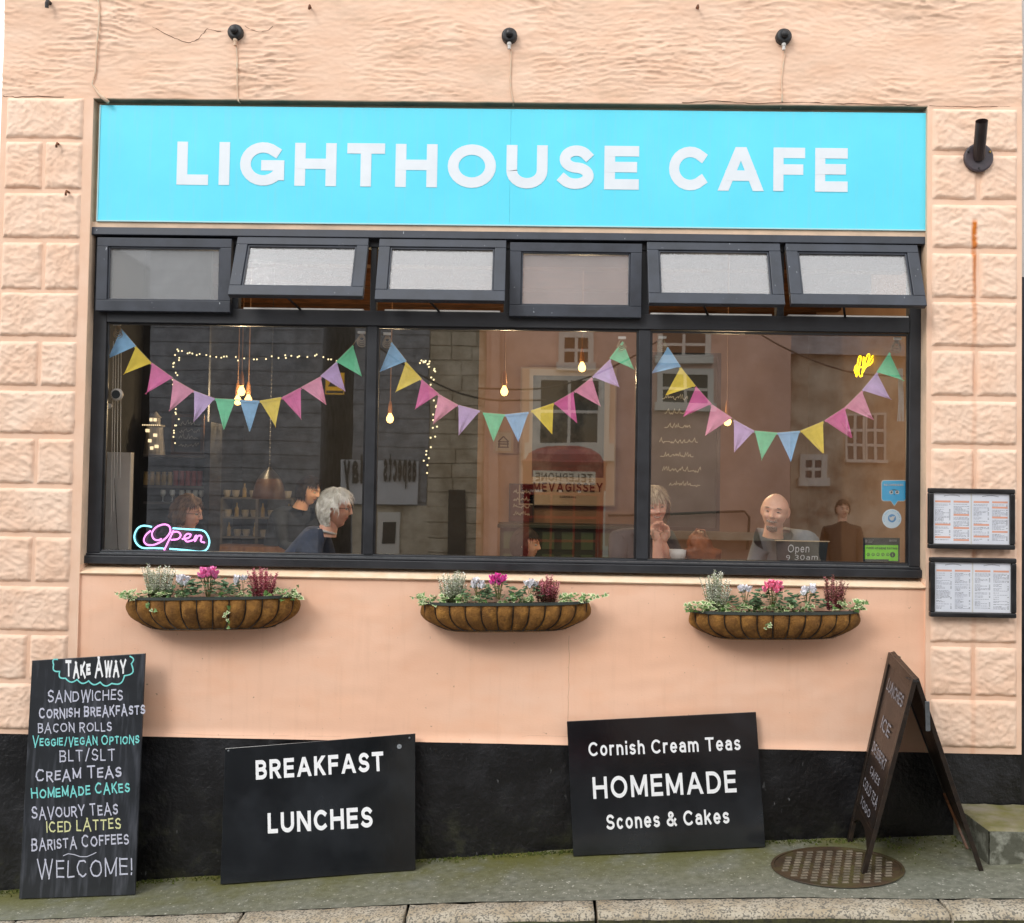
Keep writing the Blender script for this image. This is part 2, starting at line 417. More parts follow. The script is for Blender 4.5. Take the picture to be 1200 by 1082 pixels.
def chips(m, n, L, geo, mp, nz, ramp, mixc, base, b):
    m2 = n.new('ShaderNodeMapping'); m2.inputs['Scale'].default_value = (1, 1, .45); L.new(geo.outputs['Position'], m2.inputs['Vector'])
    k = n.new('ShaderNodeTexNoise'); k.inputs['Scale'].default_value = 30; k.inputs['Detail'].default_value = 5; L.new(m2.outputs[0], k.inputs['Vector'])
    k2 = n.new('ShaderNodeTexNoise'); k2.inputs['Scale'].default_value = 2.4; L.new(geo.outputs['Position'], k2.inputs['Vector'])
    q = n.new('ShaderNodeMath'); q.operation = 'MULTIPLY'; L.new(ramp(k.outputs[0], .66, .72), q.inputs[0]); L.new(ramp(k2.outputs[0], .5, .65), q.inputs[1])
    c = mixc(q.outputs[0], base, s2l('7c7e80')+(1,))
    sx = n.new('ShaderNodeSeparateXYZ'); L.new(geo.outputs['Position'], sx.inputs[0])
    q3 = n.new('ShaderNodeMath'); q3.operation = 'MULTIPLY'; L.new(ramp(sx.outputs[2], .30, -.02), q3.inputs[0]); L.new(ramp(nz(7, 6).outputs[0], .52, .85), q3.inputs[1])
    return mixc(q3.outputs[0], c, s2l('3a3b22')+(1,))
def stains(m, n, L, geo, mp, nz, ramp, mixc, base, b):
    m2 = n.new('ShaderNodeMapping'); m2.inputs['Scale'].default_value = (14, 1, 1.1); L.new(geo.outputs['Position'], m2.inputs['Vector'])
    k = n.new('ShaderNodeTexNoise'); k.inputs['Scale'].default_value = 1.3; k.inputs['Detail'].default_value = 8; k.inputs['Roughness'].default_value = .7; L.new(m2.outputs[0], k.inputs['Vector'])
    q = n.new('ShaderNodeMath'); q.operation = 'MULTIPLY'; L.new(ramp(k.outputs[0], .52, .8), q.inputs[0]); q.inputs[1].default_value = .22
    c = mixc(q.outputs[0], base, s2l('c99a78')+(1,))
    k2 = n.new('ShaderNodeTexNoise'); k2.inputs['Scale'].default_value = 42; k2.inputs['Detail'].default_value = 2; L.new(geo.outputs['Position'], k2.inputs['Vector'])
    q2 = n.new('ShaderNodeMath'); q2.operation = 'MULTIPLY'; L.new(ramp(k2.outputs[0], .74, .78), q2.inputs[0]); q2.inputs[1].default_value = .5
    return mixc(q2.outputs[0], c, s2l('7d5a44')+(1,))
M_up = mat('peach_render', 'e6bfa3', .85, 'eecdb4', 3.5, bump=.5, bscale=150, bdist=.003, stretch=(1,1,2.5), extra=grime)
M_block = mat('peach_block', 'ebc6ab', .85, 'f2d5be', 4, bump=.45, bscale=140, bdist=.003, extra=rust)
M_pier = mat('peach_joint', 'e8c1a5', .85, 'efcdb4', 5, bump=.4, bscale=180, bdist=.002, extra=rust)
M_low = mat('peach_smooth', 'f2c0a0', .72, 'f5cbb0', 2.2, bump=.22, bscale=60, bdist=.003, stretch=(1,1,2), col3='ecb897', scale3=1.1, extra=stains)
M_sill = mat('pale_sill', 'f3dcc0', .7, 'ecc9a6', 9, bump=.3, bscale=80)
M_reveal = mat('reveal_paint', 'e2c5aa', .85, 'c8b098', 5, bump=.5, bscale=90, bdist=.003)
M_soffit_shade = mat('shaded_soffit', 'a98f78', .9, '7c7564', 6, bump=.4, bscale=60)  # darker than the wall: under-lintel shadow put into the colour
M_plinth = mat('black_plinth', '111113', .34, '26272b', 3.5, .45, .75, bump=.9, bscale=34, bdist=.008, col3='0b0b0c', extra=chips, scale3=2.3, rough2=.5, spec=.5)
M_frame = mat('charcoal_frame', '202226', .42, '2b2d32', 6, bump=.15, bscale=120, bdist=.001, rough2=.55)
M_frame2 = mat('charcoal_sash', '30343c', .4, '3d424c', 7, bump=.15, bscale=120, bdist=.001, rough2=.55, extra=scuffs)
M_black = mat('black_gloss', '141416', .3, '232325', 12, rough2=.45)
M_sign = mat('cyan_sign', '62dff6', .38, '5cd9f1', 2, spec=.4, coat=.1, extra=signdirt)
M_letter = mat('white_vinyl', 'e2e9ef', .4, 'dae2e9', 5)
M_glass = m_glass('window_glass', .29, .012, wob=.05)
M_glass_up = m_glass('vent_glass', .42, .03, haze=.26)  # diffuse haze paints in the pale reflection on the closed panes
M_wet = m_glass('wet_glass', .28, .10, drops=.18, haze=.10)
M_terra = mat('terracotta_paint', 'a38672', .8, '957864', 3, bump=.2, bscale=60)
M_grey = mat('dark_grey_paint', '3a3b3d', .8, '2b2c2d', 3, bump=.3, bscale=40)
M_wood = mat('brown_wood', '5b3a22', .5, '3c2617', 9, stretch=(1,1,6), bump=.2, bscale=40, rough2=.4)
M_woodl = mat('pale_wood', '9a7148', .5, '7c5633', 8, stretch=(5,1,1), bump=.2, bscale=40)
M_white = mat('white_paint', 'd9d8d4', .5, 'c9c8c4', 5)
M_ceil = mat('ceiling_boards', 'b98a66', .7, 'a0714c', 6, stretch=(6,1,1))
M_floor = mat('cafe_floor', '5e5148', .5, '4b4038', 4)
M_iron = mat('dark_iron', '2c2f33', .5, '3d3b3a', 20, bump=.3, bscale=90, bdist=.002, metal=.3)
M_rope = mat('twine', 'b3a184', .9, '8e7c60', 60)
M_cable = mat('painted_cable', 'dcb598', .75, 'cdbfa8', 20)
M_chrome = mat('grey_metal', '9aa0a4', .3, '7e8488', 30, metal=.8)

# ------------------------------------------------------------------ the cafe building
def wall_h(x, z):
    wv = noise.noise(V((x*1.1, z*1.7, 5.1)))*.10 + noise.noise(V((x*2.7, z*3.1, 1.3)))*.03
    a = noise.noise(V((x*5.2, (z+wv)*34, 3.0))); b = noise.noise(V((x*11+4, (z+wv*1.4)*66, 8.0)))
    c = noise.noise(V((x*1.6, z*3.2, 11))); e = noise.noise(V((x*26, (z+wv*1.2)*120, 2)))
    r = max(0, 1-abs(a)*2.6); r2 = max(0, 1-abs(b)*2.6)
    pt_ = max(.15, min(1.3, .75+1.6*noise.noise(V((x*2.3+7, z*2.9, 21)))))
    return (.0068*r*r*(.9+.9*c) + .0036*r2*r2)*pt_ + .0021*e + .011*c
XL = at(4, 50).x; XR = at(1197.5, 300).x
OL = at(108.5, 150).x; OR = at(1087, 150).x
ZLIN = (at(110, 115).z+at(1088, 124).z)/2
ZSILL = (at(103, 662, .05).z+at(1077, 677, .05).z)/2
ZPL = (at(89, 862).z+at(1186, 884).z)/2
ZTOPV = 5.9
bld = thing('cafe_building', 'peach rendered cafe building with block piers, wide shop window and black plinth', 'building', (0, 2, -.2))
mb = MB()   # rough render above the window
nx = 720; z1w = at(600, -40).z
nz_ = int((z1w-ZLIN)/.0075)
for j in range(nz_+1):
    z = ZLIN+(z1w-ZLIN)*j/nz_
    for i in range(nx+1):
        x = XL+(XR-XL)*i/nx
        e = min(1, (z-ZLIN)/.03)
        mb.v.append(V((x, -wall_h(x, z)*(.35+.65*e)+.002, z)))
for j in range(nz_):
    for i in range(nx):
        a = j*(nx+1)+i; mb.face((a, a+1, a+nx+2, a+nx+1))
wall_up = mb.build('upper_wall', M_up, bld, smooth=True, fix=False)
mb = MB()
mb.box(XL, XR, .0, .3, z1w+.001, ZTOPV); mb.box(XL, XR, .022, .3, ZLIN+.001, z1w)
mb.build('wall_core', M_up, bld)
mb = MB(); mb.box(OL, OR, .0, .3, ZLIN-.006, ZLIN+.0); mb.build('lintel_soffit', M_soffit_shade, bld)
# piers and rock-faced blocks
def block(x0, x1, z0, z1, mt, parent, seed, h=.018):
    mb = MB(); rng = random.Random(seed); g = .0015
    x0 += g; x1 -= g; z0 += g; z1 -= g
    n, k = max(6, int((x1-x0)/.0085)), max(6, int((z1-z0)/.0085)); sx, sz = rng.uniform(0, 50), rng.uniform(0, 50)
    for j in range(k+1):
        for i in range(n+1):
            x = x0+(x1-x0)*i/n; z = z0+(z1-z0)*j/k
            d = min(x-x0, x1-x, (z-z0), z1-z)
            wob = .006*noise.noise(V((x*14, z*14, seed)))
            s_ = max(0, min(1, (d+wob)/.016)); s_ = s_*s_*(3-2*s_)
            wv = noise.noise(V((x*5+sx, z*5+sz, 2)))*.12
            a = noise.noise(V(((x+wv)*12+sx, (z+wv)*19+sz, 1))); b = noise.noise(V(((x+wv*2)*27+sx, (z-wv)*38, sz)))
            c = noise.noise(V((x*70, z*90, sx))); r_ = max(0, 1-abs(b)*2.4)
            hh = h*(.62+.75*(.5-abs(a))*.6 + .30*r_*r_ + .15*c)
            mb.v.append(V((x, .0-s_*max(.004, hh)+.001, z)))
    for j in range(k):
        for i in range(n):
            a = j*(n+1)+i; mb.face((a, a+1, a+n+2, a+n+1))
    return mb.build('stone_block', mt, parent, smooth=True, fix=False)
pl = MB(); pl.box(XL, OL, 0, .3, ZPL, ZLIN); pierL = pl.build('pier', M_pier, bld)
pr = MB(); pr.box(OR, XR, 0, .3, ZPL, ZLIN); pierR = pr.build('pier', M_pier, bld)
rowsL = [(115,163,0),(166,222,50),(226,280,0),(284,340,50),(343,395,0),(400,453,45),(458,509,0),(514,568,41),(572,625,0),(629,683,38),(687,740,0),(744,797,32),(801,856,0)]
bl0 = XL+.03; bl1 = at(97.5, 170).x; sd_ = 1
for a, b, sp in rowsL:
    z1, z0 = at(50, a).z, at(50, b).z
    if sp:
        xs = at(sp, (a+b)/2).x
        block(bl0, xs, z0, z1, M_block, pierL, sd_); block(xs+.012, bl1, z0, z1, M_block, pierL, sd_+1)
    else: block(bl0, bl1, z0, z1, M_block, pierL, sd_)
    sd_ += 2
rowsR = [(128,178,0),(182,235,1145),(240,292,0),(297,350,1144),(354,407,0),(411,465,1142),(470,522,0),(526,580,1141),(584,637,0),(641,695,1140),(699,754,0),(758,816,1139),(820,877,0)]
br0 = at(1092, 150).x; br1 = at(1195, 200).x-.012
for a, b, sp in rowsR:
    z1, z0 = at(1140, a).z, at(1140, b).z
    if sp:
        xs = at(sp, (a+b)/2).x
        block(br0, xs, z0, z1, M_block, pierR, sd_); block(xs+.014, br1, z0, z1, M_block, pierR, sd_+1)
    else: block(br0, br1, z0, z1, M_block, pierR, sd_)
    sd_ += 2
# below the window
mb = MB(); nx, nn = 240, 46
zs1 = at(600, 681, .02).z
for j in range(nn+1):
    z = ZPL+(zs1-ZPL)*j/nn
    for i in range(nx+1):
        x = OL+(OR-OL)*i/nx
        h = .006*noise.noise(V((x*1.2, z*2, 4)))+.002*noise.noise(V((x*8, z*16, 1)))
        h += .012*max(0, 1-(z-ZPL)/.035)
        mb.v.append(V((x, .016-h, z)))
for j in range(nn):
    for i in range(nx):
        a = j*(nx+1)+i; mb.face((a, a+1, a+nx+2, a+nx+1))
mb.build('lower_wall', M_low, bld, smooth=True, fix=False)
mb = MB(); mb.box(OL, OR, .03, .3, ZPL+.001, ZSILL-.06); mb.build('wall_core', M_low, bld)
mb = MB(); zf = at(600, 681, -.005).z
mb.hexa([(OL,.004,zf-.006),(OR,.004,zf-.006),(OR,.12,zf-.006),(OL,.12,zf-.006),(OL,-.004,zf+.004),(OR,-.004,zf+.004),(OR,.12,ZSILL+.0),(OL,.12,ZSILL+.0)])
mb.hexa([(OL,.118,ZSILL-.1),(OR,.118,ZSILL-.1),(OR,.33,ZSILL-.1),(OL,.33,ZSILL-.1),(OL,.118,ZSILL+.02),(OR,.118,ZSILL+.02),(OR,.33,ZSILL+.02),(OL,.33,ZSILL+.02)])
mb.build('sill', M_sill, bld, bevel=.003)
# plinth: slightly uneven painted masonry
mb = MB(); nx, nn = 300, 36
for j in range(nn+1):
    z = -.6+(ZPL+.6)*j/nn
    for i in range(nx+1):
        x = XL+(XR-XL)*i/nx
        h = .010*noise.noise(V((x*1.7, z*2.5, 9)))+.004*noise.noise(V((x*9, z*9, 2)))
        mb.v.append(V((x, .006-h, z)))
for j in range(nn):
    for i in range(nx):
        a = j*(nx+1)+i; mb.face((a, a+1, a+nx+2, a+nx+1))
mb.build('plinth', M_plinth, bld, smooth=True, fix=False)
mb = MB(); mb.box(XL, XR, .02, .3, -.6, ZPL-.001); mb.build('wall_core', M_plinth, bld)
# side walls, back, roof, interior
mb = MB(); mb.box(XL, XL+.25, .3, 5, -.6, ZTOPV); mb.box(XR-.05, XR+.2, .3, 5, -.6, ZTOPV); mb.box(XL, XR+.2, 5, 5.25, -.6, ZTOPV)
mb.build('side_wall', M_up, bld)
mb = MB(); mb.hexa([(XL-.1,-.15,ZTOPV),(XR+.3,-.15,ZTOPV),(XR+.3,5.4,ZTOPV),(XL-.1,5.4,ZTOPV),(XL-.1,-.15,ZTOPV+.06),(XR+.3,-.15,ZTOPV+.06),(XR+.3,5.4,ZTOPV+1.3),(XL-.1,5.4,ZTOPV+1.3)])
mb.build('roof', mat('roof_slate', '3b3e44', .6, '2f3136', 10), bld)
FLZ = .55; CEZ = 3.62; BW = 4.0
xdiv = at(560, 500, BW).x
mb = MB(); mb.box(XL, XR, .3, 5, FLZ-.05, FLZ); mb.build('cafe_floor', M_floor, bld)
mb = MB(); mb.box(XL, XR, .3, 5, CEZ, CEZ+.05)
mb.build('cafe_ceiling', M_ceil, bld)
mb = MB(); mb.box(XL+.25, xdiv, BW, BW+.05, FLZ, CEZ); mb.box(XL+.25, XL+.27, .3, BW, FLZ, CEZ); mb.box(XL+.25, OL, .3, .32, FLZ, CEZ)
mb.build('interior_wall', M_grey, bld)
mb = MB(); mb.box(xdiv, XR-.05, BW, BW+.05, FLZ, CEZ); mb.box(XR-.07, XR-.05, .3, BW, FLZ, CEZ); mb.box(OR, XR-.05, .3, .32, FLZ, CEZ)
mb.build('interior_wall', M_terra, bld)
for k in range(5):
    mb = MB(); y = .75+k*.75; mb.box(XL+.27, XR-.07, y, y+.12, CEZ-.14, CEZ); mb.build('ceiling_beam', M_wood, bld)
# window frame
FZT = (at(118, 279, .085).z+at(1080, 287, .085).z)/2
FZB = ZSILL+.002
YF, YB = .075, .135
P = []
for (a, b, c, d) in ((127,378,426,650),(443,383,745,655),(762,388,1063,660)):
    p, q = at(a, b, GLASS_Y), at(c, d, GLASS_Y); P.append([p.x, q.x, q.z, p.z])
pz0 = sum(p[2] for p in P)/3; pz1 = sum(p[3] for p in P)/3
TZ1 = pz1+.085      # transom top
mb = MB()
mb.box(OL+.002, P[0][0], YF, YB, FZB+.058, FZT); mb.box(P[2][1], OR-.002, YF, YB, FZB+.058, FZT)
mb.box(P[0][0], P[2][1], YF, YB, FZT-.045, FZT-.001)
mb.box(OL+.002, OR-.002, .045, YB+.02, FZB, FZB+.045); mb.box(OL+.004, OR-.004, .062, YB+.01, FZB+.0452, FZB+.0578)
mb.box(P[0][0]-.001, P[2][1]+.001, YF+.008, YB-.002, FZB+.0581, pz0)
wf = mb.build('window_frame', M_frame, bld, bevel=.004)
mb = MB(); mb.box(P[0][0]+.001, P[2][1]-.001, YF-.006, YB+.002, pz1, TZ1); mb.build('transom', M_frame, wf, bevel=.004)
for a, b in ((P[0][1], P[1][0]), (P[1][1], P[2][0])):
    mb = MB(); mb.box(a, b, YF+.003, YB, pz0-.001, pz1+.001); mb.build('mullion', M_frame, wf, bevel=.004)
    mb = MB(); mb.box(a+.01, b-.01, YF+.003, YB, TZ1-.002, FZT-.046); mb.build('mullion', M_frame, wf, bevel=.004)
for px in (276, 595, 915):
    x = at(px, 320, YF).x; mb = MB(); mb.box(x-.02, x+.02, YF+.003, YB, TZ1-.002, FZT-.046); mb.build('mullion', M_frame, wf, bevel=.004)
for p in P:
    mb = MB(); mb.poly([(p[0],GLASS_Y,p[2]),(p[1],GLASS_Y,p[2]),(p[1],GLASS_Y,p[3]),(p[0],GLASS_Y,p[3])]); mb.build('pane', M_glass, wf)
    mb = MB(); g = .012       # putty / glazing bead
    mb.box(p[0], p[0]+g, YF+.012, GLASS_Y-.002, p[2], p[3]); mb.box(p[1]-g, p[1], YF+.012, GLASS_Y-.002, p[2], p[3])
    mb.box(p[0]+g, p[1]-g, YF+.012, GLASS_Y-.002, p[2], p[2]+.003); mb.box(p[0]+g, p[1]-g, YF+.012, GLASS_Y-.002, p[3]-g, p[3])
    mb.build('glazing_bead', M_black, wf)
mb = MB(); mb.box(P[0][0], P[2][1], YF-.004, YF+.01, FZB+.0585, FZB+.064); mb.build('sill_strip', M_chrome, wf)
def sgz0(): return (at(113, 257, .02).z+at(1083, 270, .02).z)/2-.0085
# drip rail and the strip above it
dz1 = (at(112, 268, .03).z+at(1083, 276, .03).z)/2; dz0 = (at(112, 277, .03).z+at(1083, 285, .03).z)/2
mb = MB(); mb.hexa([(OL-.004,.02,dz0),(OR+.001,.02,dz0),(OR+.001,.1,dz0),(OL-.004,.1,dz0),(OL-.004,.024,dz1),(OR+.001,.024,dz1),(OR+.001,.1,dz1+.01),(OL-.004,.1,dz1+.01)])
mb.build('drip_rail', M_frame2, bld, bevel=.003)
mb = MB(); mb.box(OL, OR, .026, .3, dz0+.003, sgz0()); mb.box(OL, OR, .062, .3, sgz0()+.0005, ZLIN-.006); mb.build('infill_board', M_reveal, bld)
mb = MB(); mb.box(OL, OR, .1, .3, FZT-.001, dz0+.0025); mb.build('infill_board', M_black, bld)  # black face stands in for the shadow gap below the drip rail
# reveals (dirty painted returns)
mb = MB(); mb.box(OL-.001, OL+.0022, .001, .3, ZSILL, ZLIN-.007); mb.build('reveal', M_reveal, bld)
mb = MB(); mb.box(OR-.0022, OR+.001, .001, .3, ZSILL, ZLIN-.007); mb.build('reveal', M_reveal, bld)
# opening lights
vents = [(118,281,275,365,0,M_glass_up),(281,286,434,349,24,M_wet),(446,289,594,357,21,M_wet),(598,290,752,374,0,M_glass_up),(757,294,912,358,21,M_wet),(918,298,1072,362,21,M_wet)]
vz1 = FZT-.02; vh = vz1-(pz1+.05)
for k, (a, b, c, d, ang, gm) in enumerate(vents):
    x0, x1 = at(a, b, .07).x, at(c-.5, b, .07).x
    if ang > 5: ang += .6*math.sin(k*9)
    A = radians(ang); yh = .058; hh = vh-.006 if ang < 5 else vh-.028
    def T(x, y, z): # y out from the sash back, z below the hinge
        q = V((x, -y, -z)); yy = q.y*cos(A)+q.z*sin(A); zz = -q.y*sin(A)+q.z*cos(A)
        return (x, yh+yy, vz1+zz)
    def tb(mb, x0, x1, y0, y1, z0, z1):
        mb.hexa([T(x0,y1,z1),T(x1,y1,z1),T(x1,y0,z1),T(x0,y0,z1),T(x0,y1,z0),T(x1,y1,z0),T(x1,y0,z0),T(x0,y0,z0)])
    fw = .062; mb = MB(); d0 = .0 if ang > 5 else -.012
    tb(mb, x0, x1, d0, .035, 0, fw*.8); tb(mb, x0, x1, d0, .035, hh-fw, hh)
    tb(mb, x0, x0+fw, d0, .0352, fw*.8+.0003, hh-fw-.0003); tb(mb, x1-fw, x1, d0, .0352, fw*.8+.0003, hh-fw-.0003)
    g = .01
    tb(mb, x0+fw, x0+fw+g, d0, .026, fw*.8, hh-fw); tb(mb, x1-fw-g, x1-fw, d0, .026, fw*.8, hh-fw)
    tb(mb, x0+fw+g, x1-fw-g, d0, .026, fw*.8, fw*.8+g); tb(mb, x0+fw+g, x1-fw-g, d0, .026, hh-fw-g, hh-fw)
    lab = 'open top light tilted outwards with wet glass' if ang > 5 else 'closed top light with clearer glass'
    vw = mb.build('vent_window', M_frame2, bld, bevel=.003); vw['label'] = lab
    mb = MB(); mb.poly([T(x0+fw,.014,hh-fw),T(x1-fw,.014,hh-fw),T(x1-fw,.014,fw*.8),T(x0+fw,.014,fw*.8)]); mb.build('pane', gm, vw)
    if ang > 5:
        mb = MB(); xm = (x0+x1)/2
        mb.bar((xm, .12, pz1+.07), T(xm-.07, -.005, hh-.03), .012, .006); mb.bar((xm+.04, .1, pz1+.09), (xm-.02, .12, pz1+.08), .012, .012)
        mb.build('stay', M_black, vw)
        mb = MB(); mb.box(x0+.03, x1-.03, YF-.004, YB, TZ1, TZ1+.008); mb.build('draught_strip', M_white, wf)

# ------------------------------------------------------------------ fascia sign
sg0 = at(116.5, 190, .02); sg1 = at(1085, 200, .02)
sz1 = (at(117, 123.5, .02).z+at(1085, 132.5, .02).z)/2; sz0 = (at(113, 257, .02).z+at(1083, 270, .02).z)/2
sign = thing('fascia_sign', 'wide cyan fascia sign reading LIGHTHOUSE CAFE in white capitals', 'sign', ((sg0.x+sg1.x)/2, .04, sz0))
xm = at(598, 190, .02).x
mb = MB(); mb.box(sg0.x, xm-.0003, .02, .06, sz0, sz1); pa = mb.build('panel', M_sign, sign, bevel=.0007)
mb = MB(); mb.box(xm+.0003, sg1.x, .02, .06, sz0, sz1); mb.build('panel', M_sign, sign, bevel=.0007)
mb = MB(); mb.box(sg0.x-.006, sg0.x-.0005, .016, .06, sz0, sz1); mb.box(sg0.x-.006, sg1.x+.002, .016, .06, sz0-.008, sz0-.0008)
mb.build('trim', mat('pale_trim', 'a9d9df', .4), sign)
lb = (at(208, 215, .02).z+at(993, 227, .02).z)/2; lt = (at(208, 164, .02).z+at(993, 176, .02).z)/2
x0, x1 = at(207.5, 190, .02).x, at(749, 200, .02).x
lettering('LIGHTHOUSE', (x0, .02, lb), (1,0,0), (0,0,1), (0,-1,0), x1-x0, lt-lb, 'letter', M_letter, sign, t=.238, track=.235, off=.0012, per_letter=True, solid=1)
x0, x1 = at(784, 200, .02).x, at(993.5, 200, .02).x
lettering('CAFE', (x0, .02, lb), (1,0,0), (0,0,1), (0,-1,0), x1-x0, lt-lb, 'letter', M_letter, sign, t=.238, track=.235, off=.0012, per_letter=True, solid=1)

# ------------------------------------------------------------------ fittings on the upper wall
for k, (px, py, lab) in enumerate(((276, 38, 'round black lamp mount above the left part of the sign, with a crack beside it'),
                                    (597, 42, 'round black lamp mount above the middle of the cafe sign'),
                                    (918.5, 43, 'round black lamp mount above the word CAFE on the sign'))):
    p = at(px, py, -.02)
    t = thing('lamp_mount', lab, 'lamp mount', (p.x, -.01, p.z), 'lamp mounts above the cafe sign')
    mb = MB(); mb.lathe([(.043,.02),(.043,-.015),(.036,-.026),(.03,-.028)], (p.x,-.012,p.z), 28, 'y'); mb.build('base', M_iron, t, smooth=False, bevel=.002)
    mb = MB(); mb.lathe([(.02,-.026),(.02,-.05),(.013,-.056),(.005,-.058)], (p.x,-.012,p.z), 18, 'y'); mb.build('knuckle', M_black, t)
    mb = MB(); mb.lathe([(.012,-.038),(.012,-.052),(.009,-.054),(.009,-.075)], (p.x,-.022,p.z), 12, 'z'); mb.build('gland', M_white if k else M_cable, t)
    q = at(px+(4 if k != 2 else -4), 120, 0)
    path = []
    for i in range(13):
        f = i/12; z = p.z-.07-(p.z-.07-q.z-.005)*f; x = p.x+.004+(q.x-p.x)*f**2+.006*sin(f*5+k)
        path.append((x, -wall_h(x, max(z, ZLIN+.03))-.004, z))
    path.append((path[-1][0], .03, ZLIN-.01))
    mb = MB(); mb.tube(path, .0042, 6); mb.build('cable', M_cable, t)
p = at(1144, 187, 0)
t = thing('flagpole_bracket', 'dark iron flange bracket with slanting tube on the right pier', 'bracket', (p.x, 0, p.z))
mb = MB(); mb.lathe([(.078,-.018),(.078,-.034),(.07,-.037)], (p.x,0,p.z), 32, 'y'); mb.build('flange', mat('dark_flange', '4a3f44', .45, '39343a', 12), t)
mb = MB(); e = at(1150.5, 142, -.17); mb.tube([(p.x, -.03, p.z-.005), e], .031, 18, caps=False); mb.tube([(p.x, -.03, p.z-.005), e], .025, 18, caps=False)
mb.build('tube', mat('dark_tube', '3d2f2d', .45, '2c2323', 12), t)
for dx, dz in ((-.058,.03),(.058,.03),(0,-.06)):
    mb = MB(); mb.lathe([(.007,-.036),(.005,-.042)], (p.x+dx,0,p.z+dz), 8, 'y'); mb.build('bolt', mat('brass', 'b08c3c', .4, metal=.6) if dx > 0 else M_iron, t)
# loose cable down the left pier to the sign corner
pp = [(112,-15),(115,5),(116,20),(112,55),(110,82),(106,97),(113,107),(120,114),(127,120)]
path = [at(a, b, -.024 if i < 7 else -.01) for i, (a, b) in enumerate(pp)]
path = [V((q.x, -wall_h(q.x, q.z)-.005, q.z)) if i < 7 else q for i, q in enumerate(path)]
mb = MB(); mb.tube(path, [.004,.005,.0055,.005,.005,.004,.009,.011,.01], 8)
tag(mb.build('loose_cable', M_cable, None, smooth=True), 'painted cable running down the wall to the sign corner', 'cable')
for px, py, nm, lab in ((57, 5, 'wall_hook', 'black iron hook near the top left wall corner'), (68, 171, 'wall_hook', 'short rusty hook in the second left pier block'),
                    (79, 227, 'wall_hook', 'rusty nail stub between left pier blocks beside the sign'), (363, 10, 'wall_hook', 'small rusty wall nail high between left and middle lamp mounts'),
                    (817, 10, 'wall_hook', 'small rusty wall nail high left of the right lamp mount')):
    p = at(px, py, -.02); r = .011 if px == 57 else .006
    mb = MB(); mb.tube([(p.x,0,p.z+.012),(p.x+.002,-.035,p.z+.01),(p.x+.002,-.045,p.z-.006),(p.x,-.04,p.z-(.03 if px == 57 else .016))], r, 7)
    tag(mb.build(nm, M_iron if px in (57,) else mat('rusty', '7a4a2c', .8, '4c3222', 40), None), lab, 'hook', 'stray hooks in the wall')
# cracks in the render
def crack(pts, r=.0016):
    mb = MB(); path = []
    for i in range(len(pts)-1):
        for j in range(5):
            f = j/5; q = at(pts[i][0]*(1-f)+pts[i+1][0]*f+random.uniform(-.7, .7), pts[i][1]*(1-f)+pts[i+1][1]*f+random.uniform(-.6, .6), -.01)
            path.append((q.x, -wall_h(q.x, q.z)+.0015, q.z))
    mb.tube(path, r, 4); mb.build('crack', mat('crack_dark', '6b4a3a', .95), bld)
crack([(178,31),(200,42),(220,50),(232,45),(242,33),(262,37)]); crack([(286,30),(300,37),(312,36),(322,29)], .0012)
crack([(800,120),(840,117.5),(880,121),(940,119),(985,121),(1010,121.5),(1060,122),(1080,123)])
crack([(2,112),(20,113),(50,112),(80,114)], .002); crack([(1090,124),(1130,125),(1165,124),(1196,124)], .0015)

def low_crack(pts, r=.0011):
    mb = MB(); path = []
    for i in range(len(pts)-1):
        for j in range(6):
            f = j/6; q = at(pts[i][0]*(1-f)+pts[i+1][0]*f+random.uniform(-.5, .5), pts[i][1]*(1-f)+pts[i+1][1]*f, .016); x, z = q.x, q.z
            h = .006*noise.noise(V((x*1.2, z*2, 4)))+.002*noise.noise(V((x*8, z*16, 1)))+.012*max(0, 1-(z-ZPL)/.035)
            path.append((x, .016-h+.0004, z))
    mb.tube(path, r, 4); mb.build('crack', mat('hairline', 'b08566', .95), bld)
low_crack([(666.5,745),(667,790),(665.5,830),(666,868)]); low_crack([(598,866),(620,862),(664,863),(700,864)], .0009)
low_crack([(180,857),(240,861),(300,862),(420,863)], .0008)
# ------------------------------------------------------------------ ground
_base = [(-700,1080),(0,1045),(163,1033),(257,1027),(488,1008),(668,997),(898,986),(990,984),(1120,979),(1190,977),(1800,960)]
_bp = [(at(a, b, .01).x, at(a, b, .01).z) for a, b in _base]
def gz(x, y=0):
    if x <= _bp[0][0]: z = _bp[0][1]
    elif x >= _bp[-1][0]: z = _bp[-1][1]
    else:
        for i in range(len(_bp)-1):
            if x <= _bp[i+1][0]:
                f = (x-_bp[i][0])/(_bp[i+1][0]-_bp[i][0]); z = _bp[i][1]*(1-f)+_bp[i+1][1]*f; break
    return z
def on_ground(px, py, dz=0):
    Y = -.3
    lo, hi = -3.0, .3
    for _ in range(50):
        Y = (lo+hi)/2; p = at(px, py, Y)
        if p.z < gz(p.x)+dz: hi = Y      # below the ground: come nearer the camera
        else: lo = Y
    return at(px, py, Y)
ka, kb = on_ground(200, 1073), on_ground(1100, 1054)
kslope = (kb.y-ka.y)/(kb.x-ka.x)
def ky(x): return ka.y+kslope*(x-ka.x)
